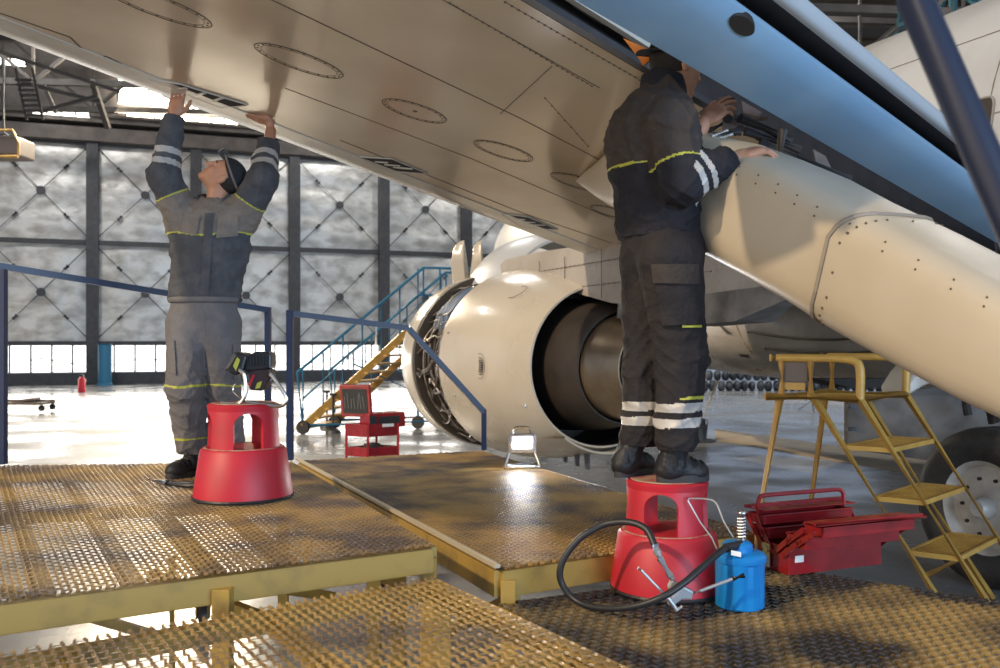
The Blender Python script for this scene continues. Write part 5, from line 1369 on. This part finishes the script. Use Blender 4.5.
hR_ = P(229,0,4.97); tR_ = P(222,0,4.72); boot(t,(hR_.x,hR_.y,fz),(tR_.x,tR_.y,fz),(anR.x,anR.y,fz+.14))

# ---------------- right worker
t = thing('person','person in shade-darkened grey workwear and backwards cap standing on the right red step stool','person',V((sr.x,sr.y,LRz+.434)))
Fd = V((.80,.60,0)).normalized(); S = V((Fd.y,-Fd.x,0)); T2 = Torso(S, Fd); d0 = 3.58
hip = P(663,252,d0); wai = P(657,222,d0); che = P(653,142,d0); nek = P(664,92,d0)
shN = P(671,119,3.43); shF = P(655,112,3.74)
elN = P(684,184,3.37); wrN = P(728,160,3.40); elF = P(690,152,3.80); wrF = P(704,122,3.80)
hdO = P(676,66,d0)
hF, hL, hU = frame((.88,.42,-.12), (.12,.0,1))
HS2, hg2 = head_sdf(hdO, hF, hL, hU)
def skinR(p):
    return smin(HS2(p), s_cone(p, hg2(-.035,0,-.06), nek-UP*.05, .056,.062), .025)
lo, hi = bounds([hg2(.1,0,0),hg2(-.12,0,.1),hg2(0,0,-.12),nek-UP*.08,hg2(0,.08,0),hg2(0,-.08,0)], .045)
sp = [(skinR, lo, hi, .0038)]
fn, lo, hi = hand_sdf(wrN+V((.028,.0,.008)), V((.92,.15,.30)), V((-.25,-.30,.92)), V((-.2,.9,.2)), curl=(.45,.42,.42,.46), spread=.10, thumb=.6, k=1.12); sp.append((fn, lo, hi, .0028))
fn, lo, hi = hand_sdf(wrF, V((.78,-.1,.62)), V((-.35,-.75,.4)), V((-.3,.1,.9)), curl=(.22,.35,.5,.6), spread=.10, thumb=.8, k=1.0); sp.append((fn, lo, hi, .0028))
sp.append((lambda p: smin(s_cone(p, elN, wrN, .04,.03), s_cone(p, shN, elN, .05,.042), .03), *bounds([shN,elN,wrN],.07), .008))
sp.append((lambda p: smin(s_cone(p, elF, wrF, .04,.03), s_cone(p, shF, elF, .05,.042), .03), *bounds([shF,elF,wrF],.07), .008))
sp.append((lambda p: T2.cone(p, hip, che, .12,.15,.6), *bounds([hip,che],.2), .012))
netobj('body', sp, [M['skin'], M['lip'], M['eye'], M['hair']], t, faceM(hF,hL,hU,hdO))
def capfn2(p):
    d = s_ell(p, hg2(-.014,0,.034), (.110,.090,.104), (hF,hL,hU)); q = p-nv(hdO); f, l, u = q@nv(hF), q@nv(hL), q@nv(hU)
    return np.maximum(d, (.030-u)-f*.15)
lo, hi = bounds([hg2(.1,.09,.14),hg2(-.14,-.09,-.05),hg2(.1,-.09,.14),hg2(-.14,.09,0)], .07)
cap = netobj('cap', [(capfn2, lo, hi, .004)], [M['cap']], t)
mb = MB(); rr_ = []
for k in range(9):
    a = -.85+1.7*k/8; rr_.append((math.sin(a),math.cos(a)))
top_ = [hg2(-.10*cc_*.9-.01,.082*ss_,.036) for ss_,cc_ in rr_]+[hg2(-.115-.065*cc_,.068*ss_,.016) for ss_,cc_ in rr_[::-1]]
mb.prism(top_, -hU*.005); mb.build('cap_peak', M['cap'], cap, smooth=True, auto=40)
def hairfn2(p):
    d = s_ell(p, hg2(-.016,0,.018), (.101,.081,.096), (hF,hL,hU)); q = p-nv(hdO); f, l, u = q@nv(hF), q@nv(hL), q@nv(hU)
    return np.maximum(np.maximum(d, f+.022+.2*u), -.055-u)
netobj('hair', [(hairfn2, lo, hi, .0045)], [M['hair']], t)
def jacketR(p):
    d = T2.cone(p, wai+UP*.03, che, .185,.205,.70)
    d = smin(d, T2.cone(p, che, nek-UP*.05, .20,.12,.66), .06)
    d = smin(d, s_cone(p, shN-UP*.03, shF-UP*.03, .085,.085), .05)
    aN = smin(s_cone(p, shN-UP*.02, elN, .095,.078), s_cone(p, elN, wrN, .075,.056), .03)
    aF = smin(s_cone(p, shF-UP*.02, elF, .092,.078), s_cone(p, elF, wrF, .072,.050), .03)
    d = smin(smin(d, aN, .025), aF, .03)
    d = smin(d, T2.cone(p, wai-UP*.0, wai-UP*.035, .180,.178,.70), .012)
    d = smin(d, s_cone(p, nek-UP*.03, nek+UP*.03, .086,.078), .02); d = np.maximum(d, -s_cone(p, nek+UP*.01, nek+UP*.14, .062,.078))
    d = d-.012*folds(p, .95, 2.3)*np.clip(1-np.abs(d)*15,0,1)
    for w_, e_ in ((wrN, elN),(wrF, elF)):
        dd = nv((w_-e_).normalized()); d = np.maximum(d, (p-nv(w_))@dd-.012)
    return np.maximum(d, wai.z-.065-p[:,2])
y2 = P(0,163,3.45).z
def yokeR(c): return c[:,2]-(y2-.055*(c[:,0]-che.x))
lo, hi = bounds([wai-UP*.05,shN,shF,elN,elF,wrN,wrF,nek+UP*.05,che-S*.12,che-Fd*.1], .19)
jacket = netobj('jacket', [(jacketR, lo, hi, .0058)], [M['cloth_dark_shaded'],M['cloth_taupe_shaded'],M['piping'],M['reflect']], t, jacketM(0,1,2,3,[(shN,elN,wrN,(.68,.118)),(shF,elF,wrF,(.6,.11))], yokeR, bands=((.16,.30),(.42,.54))))
hpN = P(670,262,3.47); hpF = P(650,262,3.66); knN = P(681,362,3.47); knF = P(647,360,3.62); anN = P(676,440,3.44); anF = P(640,438,3.60)
def trouserR(p):
    d = T2.cone(p, wai-UP*.02, hip, .165,.178,.74)
    lN = smin(s_cone(p, hpN, knN, .125,.092), s_cone(p, knN, anN+UP*.01, .090,.080), .03)
    lF = smin(s_cone(p, hpF, knF, .120,.088), s_cone(p, knF, anF+UP*.01, .086,.074), .03)
    d = smin(d, smin(lN, lF, .008), .03)
    d = d-.014*folds(p, .9, 5.2)*np.clip((hip.z+.05-p[:,2])*2,0.35,1)*np.clip(1-np.abs(d)*15,0,1)
    return np.maximum(d, anN.z-.04-p[:,2])
z1, z2, z3, z4 = [P(0,y,3.42).z for y in (408,417,422,431)]; zy = P(0,401,3.4).z
def trM2(c):
    m = np.zeros(len(c), int); z = c[:,2]-.04*(c[:,0]-anN.x); m[(z < z1+.02) & (z > z2+.02)] = 2; m[(z < z3+.016) & (z > z4+.016)] = 2
    m[(np.abs(z-zy-.01) < .005) & (c[:,0] > anN.x)] = 1; return m
lo, hi = bounds([wai,hip,hpN,hpF,knN,knF,anN,anF], .17)
tr = netobj('trousers', [(trouserR, lo, hi, .0062)], [M['trouser_shaded'],M['piping'],M['reflect']], t, trM2)
patch(trouserR,[(654,276),(698,272),(701,324),(662,326)],d0,.020,'cargo_pocket',M['trouser_shaded'],tr,9,9,.014)
patch(trouserR,[(651,264),(699,264),(700,284),(653,283)],d0,.030,'pocket_flap',M['cloth_taupe_shaded'],tr,9,5,.008)
patch(trouserR,[(682,325),(702,325),(702,327.5),(682,327.5)],d0,.012,'yellow_trim',M['piping'],tr,5,3,.003)
collar(nek, S, Fd, jacket, M['cloth_dark_shaded'], h1=.055, notch=.02)
patch(jacketR,[(617,222),(700,226),(698,236),(619,233)],d0,.004,'waistband',M['cloth_dark_shaded'],jacket,10,3,.006)
fz = LRz+.434
hN_ = P(658,0,3.44); tN_ = P(707,0,3.50); boot(t,(hN_.x,hN_.y,fz),(tN_.x,tN_.y,fz),(anN.x,anN.y,fz+.13))
hF_ = P(612,0,3.56); tF_ = P(650,0,3.74); boot(t,(hF_.x+.02,hF_.y,fz),(tF_.x,tF_.y,fz),(anF.x-.02,anF.y,fz+.13))
# ================================================================ LIGHT AND CAMERA
w = bpy.data.worlds.new('world'); bpy.context.scene.world = w; w.use_nodes = True
bg = w.node_tree.nodes['Background']; bg.inputs[0].default_value = (.62,.76,1.0,1); bg.inputs[1].default_value = .46
def area(name, loc, target, sx, sy, power, col):
    l = bpy.data.lights.new(name,'AREA'); l.shape = 'RECTANGLE'; l.size = sx; l.size_y = sy; l.energy = power; l.color = col
    o = bpy.data.objects.new(name,l); C.objects.link(o); o.location = loc; o.rotation_euler = (V(target)-V(loc)).to_track_quat('-Z','Y').to_euler(); return o
area('clerestory_daylight', P(168,100,31.5), (0,4,1.5), 5, 2, 2200, (1,.84,.62))
area('door_window_daylight', (-9,30,1.3), (-1,4,.5), 16, 2.0, 450, (1,.93,.84))
area('hangar_opening_left', (-13,-3,4.0), (0,6,1.2), 9, 7, 800, (1,.80,.55))
area('hangar_opening_right', (9,-9,2.6), (2,4,2.4), 12, 4.5, 1900, (.55,.75,1))
for k,(x,y) in enumerate(((-14,24),(-3,27),(8,27),(14,18))): area('added_wall_wash_%d' % k, (x,y,13.0), (x-.3,y+3.5,0), 2.5, 2.5, 950, (1,.98,.95))  # added overhead wash lights to brighten the back wall and far floor
sun = bpy.data.lights.new('low_sun','SUN'); sun.energy = 2.3; sun.angle = math.radians(1.5); sun.color = (1,.80,.55)
so = bpy.data.objects.new('low_sun',sun); C.objects.link(so)
so.rotation_euler = (V((.62,.55,-.56))).to_track_quat('-Z','Y').to_euler(); so.location = (-10,-8,9)
pl = bpy.data.lights.new('work_lamp_light','AREA'); pl.shape = 'RECTANGLE'; pl.size = .16; pl.size_y = .1; pl.energy = 12
po = bpy.data.objects.new('work_lamp_light',pl); C.objects.link(po); lc = G(522,467,.84); po.location = lc+V((0,-.045,.19)); po.rotation_euler = V((0,-1,-.25)).to_track_quat('-Z','Y').to_euler()
cd = bpy.data.cameras.new('camera'); cam = bpy.data.objects.new('camera',cd); C.objects.link(cam); cam.location = (0,0,CZ); cam.rotation_euler = (math.pi/2,0,0)
cd.sensor_width = 36; cd.lens = 36*F_/1000; cd.shift_y = (HY-334)/1000; cd.clip_end = 200; cd.clip_start = .05
cd.dof.use_dof = True; cd.dof.focus_distance = 4.2; cd.dof.aperture_fstop = 4.0
bpy.context.scene.camera = cam
vs = bpy.context.scene.view_settings; vs.view_transform = 'Standard'; vs.look = 'None'; vs.gamma = 1; vs.use_curve_mapping = False; vs.exposure = 0.08
